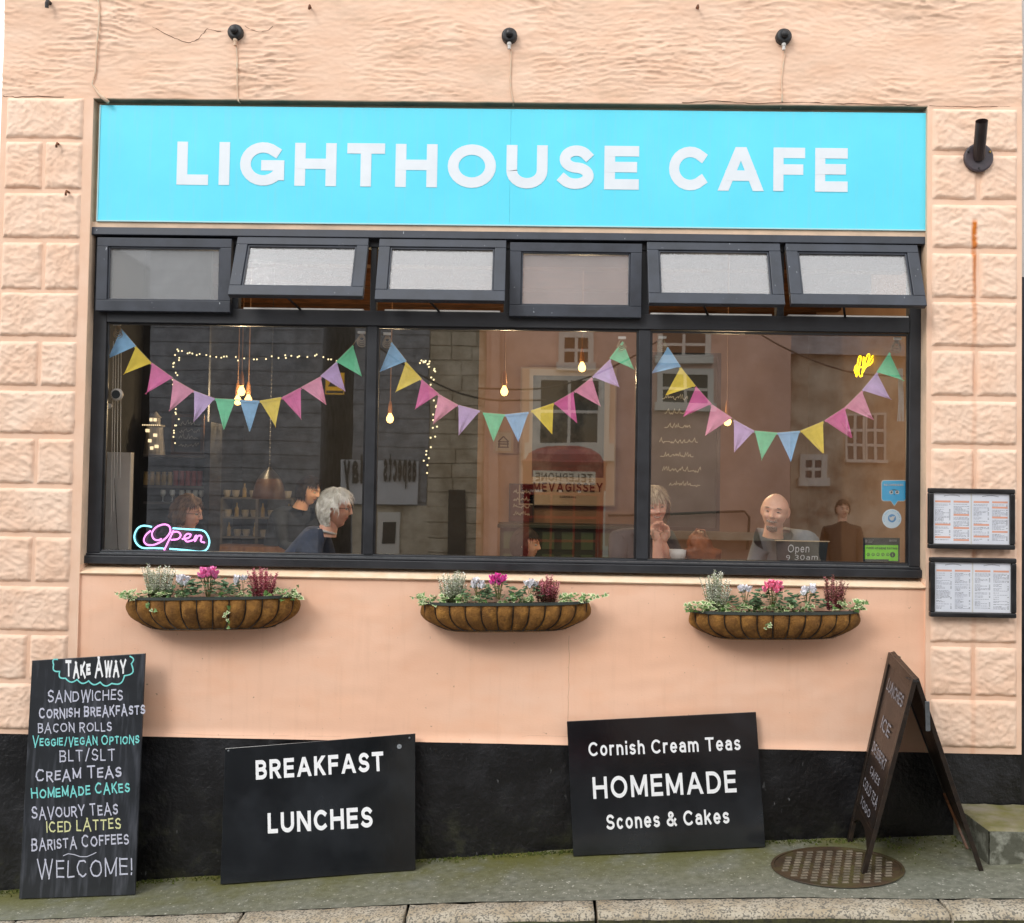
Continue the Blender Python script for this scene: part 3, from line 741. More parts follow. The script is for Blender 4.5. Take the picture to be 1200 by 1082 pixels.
def moss(m, n, L, geo, mp, nz, ramp, mixc, base, b):
    vo = n.new('ShaderNodeTexVoronoi'); vo.inputs['Scale'].default_value = 60; L.new(geo.outputs['Position'], vo.inputs['Vector'])
    sp = mixc(ramp(vo.outputs['Distance'], .42, .22), base, s2l('d6d4c8')+(1,))
    r0 = ramp(nz(38).outputs[0], .54, .66)
    sp = mixc(r0, base, sp)
    sx = n.new('ShaderNodeSeparateXYZ'); L.new(geo.outputs['Position'], sx.inputs[0])
    d = ramp(sx.outputs[1], -.62, -.02)
    q = n.new('ShaderNodeMath'); q.operation = 'MULTIPLY'; L.new(d, q.inputs[0]); L.new(ramp(nz(3.5).outputs[0], .30, .56), q.inputs[1])
    return mixc(q.outputs[0], sp, s2l('5f5e28')+(1,))
M_pave = mat('damp_tarmac', '7f8074', .5, '64665a', 22, bump=.9, bscale=170, bdist=.004, extra=moss, rough2=.7)
M_road = mat('road_asphalt', '5f6061', .6, '525253', 14, bump=.6, bscale=150, bdist=.004)
def granite(m, n, L, geo, mp, nz, ramp, mixc, base, b):
    vo = n.new('ShaderNodeTexVoronoi'); vo.inputs['Scale'].default_value = 130; L.new(geo.outputs['Position'], vo.inputs['Vector'])
    return mixc(ramp(vo.outputs['Color'], .55, .7), base, s2l('6e6a60')+(1,))
M_kerb = mat('granite', 'b5ad9c', .8, 'a1937b', 9, bump=.7, bscale=90, bdist=.005, extra=granite)
M_moss = mat('mossy_stone', '4a4a2a', .9, '2e2e20', 40, bump=.8, bscale=60, bdist=.01)
mb = MB(); nx, ny = 240, 24; xa, xb = -5.5, 5.5
for j in range(ny+1):
    for i in range(nx+1):
        x = xa+(xb-xa)*i/nx; y0 = .03; y1 = ky(x)+.01; y = y0+(y1-y0)*j/ny
        z = gz(x)+.004*noise.noise(V((x*2, y*3, 0)))+.0025*noise.noise(V((x*11, y*11, 4)))+.02*max(0, 1-(y0-y)/.06)*(.4+.6*noise.noise(V((x*7, 0, 1))))
        mb.v.append(V((x, y, z)))
for j in range(ny):
    for i in range(nx):
        a = j*(nx+1)+i; mb.face((a, a+nx+1, a+nx+2, a+1))
tag(mb.build('pavement', M_pave, None, smooth=True, fix=False), 'damp grey tarmac pavement with moss by the wall', kind='structure')
mb = MB()
xs = [-400, -30, -5.5, -4, -3, -2, -1, 0, 1, 2, 3, 4, 5.5, 30, 400]
ys = [400, 5.4, .05, 'k', -6, -14, -400]
for yv in ys:
    for x in xs:
        y = ky(max(-5.5, min(5.5, x)))+.1 if yv == 'k' else yv
        mb.v.append(V((x, y, gz(x)-.12 - (.12 if y > 0 else 0))))
for j in range(len(ys)-1):
    for i in range(len(xs)-1):
        a = j*len(xs)+i; mb.face((a, a+len(xs), a+len(xs)+1, a+1))
tag(mb.build('road', M_road, None, fix=False), 'grey tarmac street in front of the cafe', kind='structure')
kerb = bpy.data.objects.new('kerb', None); C.objects.link(kerb); place(kerb, V((0, ka.y, -.1)), None); kerb['kind'] = 'structure'
jx = [-3.6] + [on_ground(a, b).x for a, b in ((28,1072),(288,1067),(478,1064),(697,1060),(1095,1051))]+[3.3, 4.6]
for k in range(len(jx)-1):
    x0, x1 = jx[k]+.008, jx[k+1]-.008; n = max(8, int((x1-x0)/.03)); mb = MB(); prof = [(0, -.1), (0, -.004), (-.008, .003), (-.15, .002), (-.166, -.012), (-.172, -.05), (-.172, -.16)]
    r2 = random.Random(k); pr_ = []
    P2 = []
    for q in range(len(prof)-1):
        (a0, b0), (a1, b1) = prof[q], prof[q+1]; m_ = 8 if q == 3 else (3 if q > 3 else 1)
        for e in range(m_): P2.append((a0+(a1-a0)*e/m_, b0+(b1-b0)*e/m_))
    P2.append(prof[-1])
    for i in range(n+1):
        x = x0+(x1-x0)*i/n
        for (dy, dz) in P2:
            nn_ = .007*noise.noise(V((x*9, dy*9+k, dz*9)))+.003*noise.noise(V((x*40, dy*40, k)))
            mb.v.append(V((x, ky(x)+dy-nn_*(1 if dy < -.15 else .2), gz(x)+dz+nn_)))
    w_ = len(P2)
    for i in range(n):
        for j in range(w_-1):
            a = i*w_+j; mb.face((a, a+w_, a+w_+1, a+1), 1 if j >= w_-6 else 0)
    mb.poly([mb.v[j] for j in range(w_)]); mb.poly([mb.v[n*w_+j] for j in range(w_)])
    mb.build('kerb_stone', [M_kerb, M_moss], kerb, smooth=True)
# moss tufts at the foot of the wall
rng = random.Random(5); mb = MB()
M_moss2 = mat('moss_green', '55601f', .9, '3b4218', 40)
for i in range(5200):
    x = rng.uniform(XL, XR); dens = noise.noise(V((x*2.1, 0, 3)))+.35*(1 if 1.85 < x < 2.55 else 0)
    if rng.random() > .38+dens: continue
    y = -abs(rng.gauss(0, .03 if not (1.9 < x < 2.6) else .12)); z = gz(x)+.003; h = rng.uniform(.003, .013); a = rng.uniform(0, pi); d = V((cos(a), sin(a), 0))*h*.7
    p = V((x, y, z)); mb.poly([p-d, p+d, p+V((rng.uniform(-.3, .3)*h, rng.uniform(-.3, .3)*h, h))])
tag(mb.build('moss', M_moss2, None, fix=False), 'green moss along the foot of the wall', kind='stuff')
# pale specks and chips
mb = MB(); 
for i in range(260):
    p = on_ground(rng.uniform(170, 1190), rng.uniform(1000, 1062)); 
    if p.y > -.02: continue
    r = rng.uniform(.0015, .004); a0 = rng.uniform(0, 6)
    mb.poly([(p.x+cos(a0+k*2.1)*r, p.y+sin(a0+k*2.1)*r, gz(p.x)+.0055) for k in range(3)])
tag(mb.build('grit', mat('grit', 'c9c6b8', .8), None, fix=False), 'pale grit scattered on the pavement', kind='stuff')
# manhole cover
mc = on_ground(981, 1017); R0 = .30
t = thing('manhole_cover', 'round rusty iron manhole cover under the folding board', 'manhole cover', (mc.x, mc.y, gz(mc.x)))
M_rustm = mat('rusty_iron', '33271a', .6, '4a3822', 9, bump=.4, bscale=60, col3='4c4a20', scale3=5, rough2=.8)
M_worn = mat('worn_iron', '776d5c', .5, '4a4234', 20, metal=.2)
sl_ = (gz(mc.x+.3)-gz(mc.x-.3))/.6
def gp(x, y, dz): return (mc.x+x, mc.y+y, gz(mc.x)+sl_*x+dz)
mb = MB(); n = 64; rr = [(R0+.022, .006), (R0+.02, .010), (R0+.006, .010), (R0+.005, .004)]
for i in range(n):
    for r, h in rr: mb.v.append(V(gp(r*cos(2*pi*i/n), r*.86*sin(2*pi*i/n), h)))
for i in range(n):
    for j in range(3): mb.face((i*4+j, ((i+1)%n)*4+j, ((i+1)%n)*4+j+1, i*4+j+1))
mb.build('rim', M_rustm, t)
mb = MB(); mb.poly([gp(R0*cos(2*pi*i/n)*1.012, R0*.86*sin(2*pi*i/n)*1.012, .0055) for i in range(n)]); mb.build('plate', M_rustm, t)
mb = MB(); pitch = .051
for i in range(-6, 7):
    for j in range(-8, 9):
        y = j*.0345; x = i*pitch+y*.36
        if (x*x+(y/.86)**2) > (R0-.025)**2: continue
        w2, d2 = .0165, .0085
        mb.hexa([gp(x-w2,y-d2,.0056),gp(x+w2,y-d2,.0056),gp(x+w2,y+d2,.0056),gp(x-w2,y+d2,.0056),gp(x-w2*.8,y-d2*.6,.0115),gp(x+w2*.8,y-d2*.6,.0115),gp(x+w2*.8,y+d2*.4,.0115),gp(x-w2*.8,y+d2*.4,.0115)])
o = mb.build('raised_treads', M_worn, t, fix=False); o['kind'] = 'stuff'
# stone step on the right
p0 = on_ground(1164, 1013); p1 = at(1158, 972, p0.y)
zt = p1.z; yb = .0
t = thing('stone_step', 'mossy worn stone doorstep at the right end of the plinth', 'step', (p0.x+.5, p0.y/2, gz(p0.x)))
mb = MB(); n1, n2 = 60, 30
M_step = mat('step_top', '6f6b3c', .7, '8a8270', 7, bump=.5, bscale=60, bdist=.005, col3='5a5f26', scale3=3)
M_stepf = mat('step_front', '55564a', .85, '8a8c80', 16, .48, .66, bump=.7, bscale=50, bdist=.008)
xl0 = p0.x-.02
def stepgrid(mb, fn, a, b, m=0):
    s_ = len(mb.v)
    for j in range(b+1):
        for i in range(a+1): mb.v.append(V(fn(i/a, j/b)))
    for j in range(b):
        for i in range(a):
            q = s_+j*(a+1)+i; mb.face((q, q+1, q+a+2, q+a+1), m)
def nse(x, y, z): return .006*noise.noise(V((x*12, y*12, z*12)))+.0025*noise.noise(V((x*40, y*40, z*40)))
stepgrid(mb, lambda u, v: (xl0+1.1*u, p0.y+(yb-p0.y)*v, zt+nse(xl0+1.1*u, p0.y+(yb-p0.y)*v, 0)-(.012 if v == 0 or u == 0 else 0)), 60, 24)
mb.build('tread', M_step, t, smooth=True, fix=False)
mb = MB(); stepgrid(mb, lambda u, v: (xl0+1.1*u, p0.y-.004+nse(u, 3, v)*(1 if 0 < v < 1 else .3), gz(p0.x)-.1+(zt-.008-gz(p0.x)+.1)*v), 60, 14)
stepgrid(mb, lambda u, v: (xl0-.003, p0.y+(yb-p0.y)*u, gz(p0.x)-.1+(zt-.008-gz(p0.x)+.1)*v), 10, 6)
mb.build('riser', M_stepf, t, smooth=True, fix=False)
# neighbouring building on the right edge
nb = thing('neighbouring_building', 'sliver of next door with black door surround at right edge', 'building', (XR+1, .2, 0))
zz = at(1198, 325, .06).z
mb = MB(); mb.box(XR+.005, XR+3, .06, .29, zz, ZTOPV-.4); mb.build('wall', mat('white_render', 'd8d4cc', .8, 'c8c4bb', 4), nb)
mb = MB(); mb.box(XR+.003, XR+.35, .04, .28, -.3, zz-.001); mb.build('door_surround', M_black, nb, bevel=.006)
mb = MB(); mb.box(XR+.352, XR+3, .08, .27, -.3, zz-.001); mb.build('wall', M_plinth, nb)

# ------------------------------------------------------------------ boards leaning on the wall
def ray_plane(px, py, p0, N):
    d = at(px, py, 0)-CAMP; return CAMP+d*((p0-CAMP).dot(N)/d.dot(N))
class Board:
    def __init__(s, bl, br, tr, tl, ytop, thick=.012):
        B0, B1 = on_ground(*bl), on_ground(*br)
        B0.z = gz(B0.x)+.006; B1.z = gz(B1.x)+.006
        T0, T1 = at(*tl, ytop), at(*tr, ytop)
        s.U = (B1-B0).normalized(); w_ = ((T0-B0)+(T1-B1))/2; s.H = w_.length; s.W = w_.normalized()
        s.N = s.U.cross(s.W).normalized(); s.O = B0; s.L = ((B1-B0).length+(T1-T0).length)/2; s.t = thick
        if s.N.y > 0: s.N = -s.N
    def P(s, u, v, n=0): return s.O+s.U*u+s.W*v+s.N*n
    def slab(s, u0, u1, v0, v1, n0, n1, mb):
        mb.hexa([s.P(u0,v0,n0),s.P(u1,v0,n0),s.P(u1,v0,n1),s.P(u0,v0,n1),s.P(u0,v1,n0),s.P(u1,v1,n0),s.P(u1,v1,n1),s.P(u0,v1,n1)])
    def write(s, text, a, b, hpx, name, m, parent, **k):
        p, q = ray_plane(*a, s.O, s.N), ray_plane(*b, s.O, s.N)
        U = (q-p).normalized(); W = U.cross(s.N); W = W if W.z > 0 else -W
        dep = (p-CAMP).dot(_f); return lettering(text, p, U, W, s.N, (q-p).length, hpx*dep/1200, name, m, parent, off=.0012, **k)
    def draw(s, pts, tpx, name, m, parent):
        dep = (s.O-CAMP).dot(_f); mb = MB(); paths = pts
        for k, pp in enumerate(paths):
            q = [ray_plane(*a, s.O, s.N)-s.O for a in pp]; c_ = s.U.dot(s.W); q2 = [((v_.dot(s.U)-c_*v_.dot(s.W))/(1-c_*c_), (v_.dot(s.W)-c_*v_.dot(s.U))/(1-c_*c_)) for v_ in q]
            for z in stroke_quads(q2, tpx*dep/1200): mb.poly([s.P(v_.x, v_.y, .0012+k*.0002) for v_ in z])
        return mb.build(name, m, parent, fix=False)
def streak(m, n, L, geo, mp, nz, ramp, mixc, base, b):
    mp2 = n.new('ShaderNodeMapping'); mp2.inputs['Scale'].default_value = (22, 5, 3); L.new(geo.outputs['Position'], mp2.inputs['Vector'])
    k = n.new('ShaderNodeTexNoise'); k.inputs['Scale'].default_value = 1.6; k.inputs['Detail'].default_value = 6; L.new(mp2.outputs[0], k.inputs['Vector'])
    return mixc(ramp(k.outputs[0], .5, .74), base, s2l('484b52')+(1,))
M_chalkb = mat('chalkboard_black', '1f2226', .38, '2b2e33', 5, bump=.1, bscale=80, extra=streak, rough2=.3)
M_signb = mat('glossy_black_panel', '0e1013', .09, '1b1e21', 3, bump=.05, col3='25282c', scale3=2.5, bscale=3, bdist=.02, rough2=.16, spec=.7)
M_chalk = mat('chalk_white', 'c2c4d0', .9, 'b9bdd0', 70)
M_aqua = mat('chalk_aqua', '86dcd6', .9, '6cc7c6', 70)
M_yel = mat('chalk_yellow', 'dedfa6', .9, 'c4c694', 70)
M_vinyl = mat('white_print', 'eceef0', .5)
b = Board((22,1055), (160,1050), (173,768), (36,772), -.07)
t = thing('takeaway_chalkboard', 'tall black chalkboard headed TAKE AWAY leaning on the wall at the left', 'chalkboard', b.P(b.L/2, 0))
mb = MB(); b.slab(0, b.L, 0, b.H, -b.t, 0, mb); mb.build('panel', M_chalkb, t, bevel=.002)
for tx, l, r, h, m_, sm, tt in (('TAKE AWAY',(77,792.5),(147,789.5),18.5,M_vinyl,.72,.2),('SANDWICHES',(56,823),(144,820.5),14,M_chalk,.86,.12),
    ('CORNISH BREAKFASTS',(46,842.5),(170,837),12.5,M_chalk,.85,.16),('BACON ROLLS',(44.5,859),(131,857),11,M_chalk,.95,.13),
    ('VEGGIE/VEGAN OPTIONS',(38,875),(163,871.5),11,M_aqua,.82,.15),('BLT/SLT',(70,893),(135,891),13.5,M_chalk,1,.11),
    ('CREAM TEAS',(42,916),(142,910.5),14,M_chalk,.8,.13),('HOMEMADE CAKES',(37,936.5),(152,928),12.5,M_aqua,.84,.15),
    ('SAVOURY TEAS',(37.5,960),(138,954),14,M_chalk,.84,.13),('ICED LATTES',(54.5,976),(142,971.5),13,M_yel,.95,.13),
    ('BARISTA COFFEES',(37,997),(151,989),14,M_chalk,.82,.13),('WELCOME!',(44.5,1030),(155,1026),20,M_chalk,.96,.09)):
    b.write(tx, l, r, h, 'chalk_lettering', m_, t, t=tt, track=.22, small=sm, jit=.09, seed=len(tx), label='chalked line reading '+tx)
cl = []
def scal(a, b_, n, bul):
    out = []
    for k in range(n):
        p, q = (a[0]+(b_[0]-a[0])*k/n, a[1]+(b_[1]-a[1])*k/n), (a[0]+(b_[0]-a[0])*(k+1)/n, a[1]+(b_[1]-a[1])*(k+1)/n)
        nx_, ny_ = (q[1]-p[1]), -(q[0]-p[0])
        for e in range(7):
            f = e/7; out.append((p[0]+(q[0]-p[0])*f-nx_*bul*sin(pi*f), p[1]+(q[1]-p[1])*f-ny_*bul*sin(pi*f)))
    return out+[b_]
cl = [scal((68,773),(63,779),1,.5)+scal((63,779),(77,795),2,.4)[1:]+scal((77,795),(131,801),4,.28)[1:]+scal((131,801),(146,792),1,.3)[1:]+scal((146,792),(154,778),1,.4)[1:]+scal((154,778),(152,769),1,.4)[1:]]
b.draw(cl, 1.6, 'chalk_outline', M_aqua, t)
b.draw([[(74,1003),(80,1000.5),(87,1001.5),(94,1004),(102,1004),(109,1001),(113,999)]], .9, 'chalk_outline', M_chalk, t)
b = Board((258,1038), (487,1021), (487,860), (263,877), -.03)
t = thing('breakfast_sign', 'glossy black sign panel reading BREAKFAST LUNCHES leaning on the plinth', 'sign', b.P(b.L/2, 0))
mb = MB(); b.slab(0, b.L, 0, b.H, -b.t, 0, mb); mb.build('panel', M_signb, t, bevel=.002)
b.write('BREAKFAST', (300,914), (450,903.5), 22, 'lettering', M_vinyl, t, t=.21, track=.2, label='white printed word BREAKFAST')
b.write('LUNCHES', (314,977), (437,969.5), 23, 'lettering', M_vinyl, t, t=.21, track=.2, label='white printed word LUNCHES')
b.draw([arc(468, 875, 1.6, 1.6, 0, 360, 12)], 2.4, 'paint_chip', mat('chip', '7f8488', .6), t)
for u_, v_ in ((.02,.98),(.97,.97)):
    mb = MB(); p = b.P(b.L*u_, b.H*v_, .0); mb.sphere(p, .006, 8, 6); mb.build('screw', M_chrome, t)
b = Board((672,1005), (900,994), (886,835), (667,845), -.03)
t = thing('homemade_sign', 'glossy black sign panel reading Cornish Cream Teas HOMEMADE Scones & Cakes', 'sign', b.P(b.L/2, 0))
mb = MB(); b.slab(0, b.L, 0, b.H, -b.t, 0, mb); mb.build('panel', M_signb, t, bevel=.002)
b.write('Cornish Cream Teas', (690,886.5), (868,879), 16, 'lettering', M_vinyl, t, t=.17, track=.2, label='white printed line Cornish Cream Teas')
b.write('HOMEMADE', (695.5,936.5), (863.5,928.5), 25, 'lettering', M_vinyl, t, t=.18, track=.22, label='white printed word HOMEMADE')
b.write('Scones & Cakes', (711,972.5), (855,965), 17, 'lettering', M_vinyl, t, t=.18, track=.2, label='white printed line Scones & Cakes')
# ------------------------------------------------------------------ folding A board
FL, FR, NL, NR = on_ground(992, 985), on_ground(1128, 977), on_ground(1010, 1026), on_ground(1153, 1021)
for q in (FL, FR, NL, NR): q.z = gz(q.x)+.002
yf, yn = (FL.y+FR.y)/2, (NL.y+NR.y)/2
TF, TN = at(1041, 764, yf), at(1070, 796, yn); TF2, TN2 = at(1048, 763, yf), at(1077, 795, yn)
t = thing('folding_chalkboard', 'brown wooden folding A board with chalk writing standing over the manhole cover', 'sandwich board', ((FL+NR)/2))
M_awood = mat('dark_oak', '2a1f16', .42, '1d1713', 9, bump=.3, bscale=50, stretch=(1,1,4), rough2=.35)
M_aboard = mat('brown_board', '30251f', .4, '221c19', 6, bump=.1, col3='1f2426', scale3=2)
def panel(tf, tn, fb, nb_, N, inner):
    th = .022
    def Q(u, v, n): # u 0 far..1 near, v 0 top..1 bottom
        a = tf.lerp(fb, v); c = tn.lerp(nb_, v); return a.lerp(c, u)+N*n
    def piece(u0, u1, v0, v1, n0, n1, nm, m_):
        mb = MB(); mb.hexa([Q(u0,v1,n0),Q(u1,v1,n0),Q(u1,v1,n1),Q(u0,v1,n1),Q(u0,v0,n0),Q(u1,v0,n0),Q(u1,v0,n1),Q(u0,v0,n1)]); return mb.build(nm, m_, t, bevel=.002)
    piece(0, .08, 0, 1, -th, 0, 'leg', M_awood); piece(.92, 1, 0, 1, -th, 0, 'leg', M_awood)
    piece(.0801, .9199, 0, .05, -th, -.0005, 'rail', M_awood); piece(.0801, .9199, .79, .83, -th, -.0005, 'rail', M_awood)
    piece(.0801, .9199, .0501, .7899, -.016, -.010, 'board', inner)
    for k in range(8):   # shaped apron below the board
        pass
    return Q
dL = (FL-TF); NLn = (TN-TF).cross(FL-TF).normalized(); NLn = NLn if NLn.x < 0 else -NLn
Q = panel(TF, TN, FL, NL, NLn, M_aboard)
NRn = (TN2-TF2).cross(FR-TF2).normalized(); NRn = NRn if NRn.x > 0 else -NRn
Q2 = panel(TF2, TN2, FR, NR, NRn, M_awood)
mb = MB()
for k in range(6):
    f0, f1 = k/6, (k+1)/6; d0, d1 = .83+.06*(2*f0-1)**2, .83+.06*(2*f1-1)**2
    a0, a1 = .0801+.8398*f0, .0801+.8398*f1
    mb.hexa([Q(a0,d0,-.018),Q(a1,d1,-.018),Q(a1,d1,-.003),Q(a0,d0,-.003),Q(a0,.8301,-.018),Q(a1,.8301,-.018),Q(a1,.8301,-.003),Q(a0,.8301,-.003)])
mb.build('apron', M_awood, t)
mb = MB(); mb.bar(at(1086.5,822,yn-.02), at(1087.5,857,yn-.02), .022, .006, upv=(0,1,0)); mb.build('stay', M_chrome, t, bevel=.002)
mb = MB(); mb.bar(TF.lerp(TF2,.5)+V((0,.02,-.012)), TF.lerp(TF2,.5)+V((0,-.1,-.016)), .03, .006); mb.bar(TN.lerp(TN2,.5)+V((0,.1,-.012)), TN.lerp(TN2,.5)+V((0,-.002,-.012)), .03, .006); mb.build('hinge', M_iron, t)
mb = MB(); mb.bar(Q2(.3,.72,-.03), Q2(.75,.93,-.03), .012, .006); mb.build('brace', M_wood, t)
M_dimchalk = mat('rubbed_chalk', '9c9ca4', .9, '74747c', 60)
O_ = Q(0,0,0); Ua = (Q(1,0,0)-Q(0,0,0)).normalized(); Wa = NLn.cross(Ua); Wa = Wa if Wa.z > 0 else -Wa
for tx, v_, h, u0, u1, m_ in (('LUNCHES',.17,.075,.2,.85,M_dimchalk),('ICE',.36,.085,.3,.68,M_dimchalk),('DESSERT',.50,.07,.18,.82,M_dimchalk),('CAKES',.595,.05,.3,.75,M_dimchalk),('COLD TEA',.69,.065,.14,.86,M_dimchalk),('TOGO',.77,.05,.2,.7,M_dimchalk)):
    p = Q(u0, v_, -.0098); q = Q(u1, v_, -.0098)
    lettering(tx, p, (q-p), NLn.cross(q-p) if NLn.cross(q-p).z > 0 else -NLn.cross(q-p), NLn, (q-p).length, h*.8, 'chalk_lettering', m_, t, t=.15, track=.2, off=.006, jit=.08, seed=5)
# ------------------------------------------------------------------ framed menus
M_page = mat('menu_paper', 'e4e8f0', .35, 'dadfe9', 5, coat=.3)
M_inkp = mat('menu_peach_print', 'e0a48c', .6); M_inkg = mat('menu_grey_print', '8f93a3', .6); M_inkd = mat('menu_dark_print', '5c5f6b', .6)
def menu(pts, lab, seed, warm):
    tl, tr, br_, bl_ = [at(a, b_, -.05) for a, b_ in pts]
    x0, x1 = (tl.x+bl_.x)/2, (tr.x+br_.x)/2; z1, z0 = (tl.z+tr.z)/2, (bl_.z+br_.z)/2
    t = thing('framed_menu', lab, 'framed menu', ((x0+x1)/2, -.045, z0), 'framed menus on the right pier')
    f = .026
    for (a, b_, c, d) in ((x0, x1, z0, z0+f), (x0, x1, z1-f, z1), (x0, x0+f, z0+f, z1-f), (x1-f, x1, z0+f, z1-f)):
        mb = MB(); mb.box(a, b_, -.062, -.03, c, d); mb.build('rail', M_black, t, bevel=.006)
    mb = MB(); mb.box(x0+f*.5, x1-f*.5, -.046, -.032, z0+f*.5, z1-f*.5); mb.build('backing', M_white, t)
    xm_ = (x0+x1)/2; rng = random.Random(seed)
    for s_, (a, b_) in enumerate(((x0+f+.002, xm_-.004), (xm_+.004, x1-f-.002))):
        mb = MB(); mb.box(a, b_, -.0475, -.0465, z0+f+.002, z1-f-.002); pg = mb.build('menu_page', M_page, t)
        W_ = (b_-a); bars = MB(); tx = MB(); td = MB(); zt_ = z1-f-.012; y = -.048
        for k in range(14):
            xx = a+W_*(.28+.44*k/14); zz_ = zt_-.006+.006*sin(pi*(k+.5)/14)
            td.poly([(xx,y,zz_),(xx+.004,y,zz_),(xx+.004,y,zz_+.004),(xx,y,zz_+.004)])
        for c in range(2):
            cx0 = a+W_*(.04+.5*c); cw = W_*.42; z = zt_-.03
            while z > z0+f+.02:
                hdr = abs(z-(zt_-.03)) < 1e-6 or rng.random() < .055
                if hdr:
                    bars.poly([(cx0,y,z-.008),(cx0+cw,y,z-.008),(cx0+cw,y,z+.002),(cx0,y,z+.002)]); z -= .016
                    continue
                xx = cx0
                L_ = cw*rng.choice([.35, .8, .9, .55])
                while xx < cx0+L_:
                    wd = rng.uniform(.004, .016); q = tx if rng.random() < .75 else td
                    q.poly([(xx,y,z-.0022),(min(xx+wd, cx0+L_),y,z-.0022),(min(xx+wd, cx0+L_),y,z),(xx,y,z)]); xx += wd+.0025
                if rng.random() < .7: td.poly([(cx0+cw-.008,y,z-.0025),(cx0+cw-.001,y,z-.0025),(cx0+cw-.001,y,z),(cx0+cw-.008,y,z)])
                z -= rng.choice([.0062, .0062, .0062, .011])
        for q, m_ in ((bars, M_inkp), (tx, M_inkg), (td, M_inkd)):
            o = q.build('printed_text', m_, pg, fix=False)
    mb = MB(); mb.poly([(x0+f,-.0525,z0+f),(x1-f,-.0525,z0+f),(x1-f,-.0525,z1-f),(x0+f,-.0525,z1-f)]); mb.build('glazing', m_glass('menu_glass', .05), t)
menu([(1088,572),(1189,573.5),(1189,644.5),(1088,643)], 'upper of the two black framed menus on the right pier', 3, 0)
menu([(1089,653),(1191,654.5),(1190,724.5),(1090,723)], 'lower of the two black framed menus on the right pier', 8, 1)

# ------------------------------------------------------------------ planted wall troughs
M_coir = mat('coir_liner', '8a5f28', .95, '67441a', 14, bump=1.0, bscale=120, bdist=.008, col3='a37434', scale3=20)
M_rim = mat('trough_rim', '2f3632', .55, '3c423d', 14, bump=.2)
M_soil = mat('potting_soil', '3a2b20', .95, '241a14', 40, bump=.8, bscale=80, bdist=.01)
M_hw = [mat('heather_white', 'eef0de', .8, 'fafaf2', 60), mat('heather_green', 'b3c49c', .8, '8fa376', 60)]
M_hr = [mat('heather_red', 'c65c76', .8, 'e39aa4', 60), mat('heather_pinkbrown', 'b98a7c', .8, '8a4a48', 60)]
M_hs = mat('heather_stem', '5d5a38', .9, '2b2415', 60)
M_leafd = mat('cyclamen_leaf', '3c5a36', .5, '6f8f6a', 45); M_petal = {}
for k, c in (('magenta', 'f986c4'), ('cerise', 'f45abc'), ('coral', 'fb88ac'), ('white', 'eceaf0')): M_petal[k] = mat('petal_'+k, c, .55, None, sss=0)
M_ivyg = mat('ivy_green', '6e9450', .5, '4d7038', 50); M_ivyc = mat('ivy_cream', 'e2e6bc', .5, 'c6d09c', 50); M_stem = mat('stem', '6b6a3a', .7)
def heather(px, py, hpx, wpx, mats, lab, grp, seed, nsp):
    rng = random.Random(seed); b0 = at(px, py, -.09); h = hpx/196; w_ = wpx/222/2
    t = thing('heather_plant', lab, 'heather', b0, grp)
    fl = MB(); st = MB()
    for i in range(int(nsp*1.45)):
        a = rng.uniform(0, 2*pi); r = sqrt(rng.random()); ox, oy = r*cos(a)*w_*.5, r*sin(a)*.03
        hh = h*rng.uniform(.6, 1.05)*(1-.25*r); ln = V((ox*.75+rng.uniform(-.012, .012), oy*.8+rng.uniform(-.02, .01), hh))
        p0 = b0+V((ox, oy, -.01)); pts = [p0+V((ln.x*f**1.4, ln.y*f**1.4, ln.z*f)) for f in (0, .25, .5, .75, 1)]
        st.tube(pts, [.0018,.0016,.0013,.001,.0006], 4, caps=False)
        n = int(hh/.0027)
        for k in range(n):
            f = k/n; 
            if f < .12 and rng.random() < .6: continue
            c = pts[0].lerp(pts[-1], f); c = p0+V((ln.x*f**1.4, ln.y*f**1.4, ln.z*f)); a = k*2.4; sz = .0098*(1.05-f*.45)*rng.uniform(.7, 1.3)
            d = V((cos(a), sin(a), .6)).normalized(); s_ = V((-sin(a), cos(a), 0))*sz*.55; e = c+d*sz*2
            fl.poly([c-s_*.4, c+d*sz-s_, e, c+d*sz+s_], 0 if (f > .3 and rng.random() < .78) else 1)
    st.build('stems', M_hs, t, fix=False); fl.build('flower_spikes', mats, t, fix=False)
def leaf(mb, c, d, up, sz, rng, shape='heart', mats=(0, 0)):
    d = V(d).normalized(); u = V(up); s_ = d.cross(u); s_ = s_.normalized() if s_.length > 1e-3 else V((1,0,0)); u = s_.cross(d)
    if shape == 'heart': o = [(0,0),(-.15,.38),(.2,.55),(.65,.4),(1,0),(.65,-.4),(.2,-.55),(-.15,-.38)]
    else: o = [(0,0),(.0,.25),(-.1,.55),(.3,.38),(.45,.5),(.6,.22),(1.05,0),(.6,-.22),(.45,-.5),(.3,-.38),(-.1,-.55),(0,-.25)]
    P_ = [c+d*(a*sz)+s_*(b_*sz)+u*(.12*sz*(abs(b_)*2-.3)) for a, b_ in o]
    cen = c+d*.4*sz-u*.03*sz; n = len(P_); b0 = len(mb.v); mb.v += P_+[cen]
    for i in range(n): mb.face((b0+i, b0+(i+1) % n, b0+n), mats[0])
    if mats[1] != mats[0]:
        Q_ = [cen.lerp(p, .62)+u*.0012 for p in P_]; b0 = len(mb.v); mb.v += Q_+[cen+u*.0012]
        for i in range(n): mb.face((b0+i, b0+(i+1) % n, b0+n), mats[1])
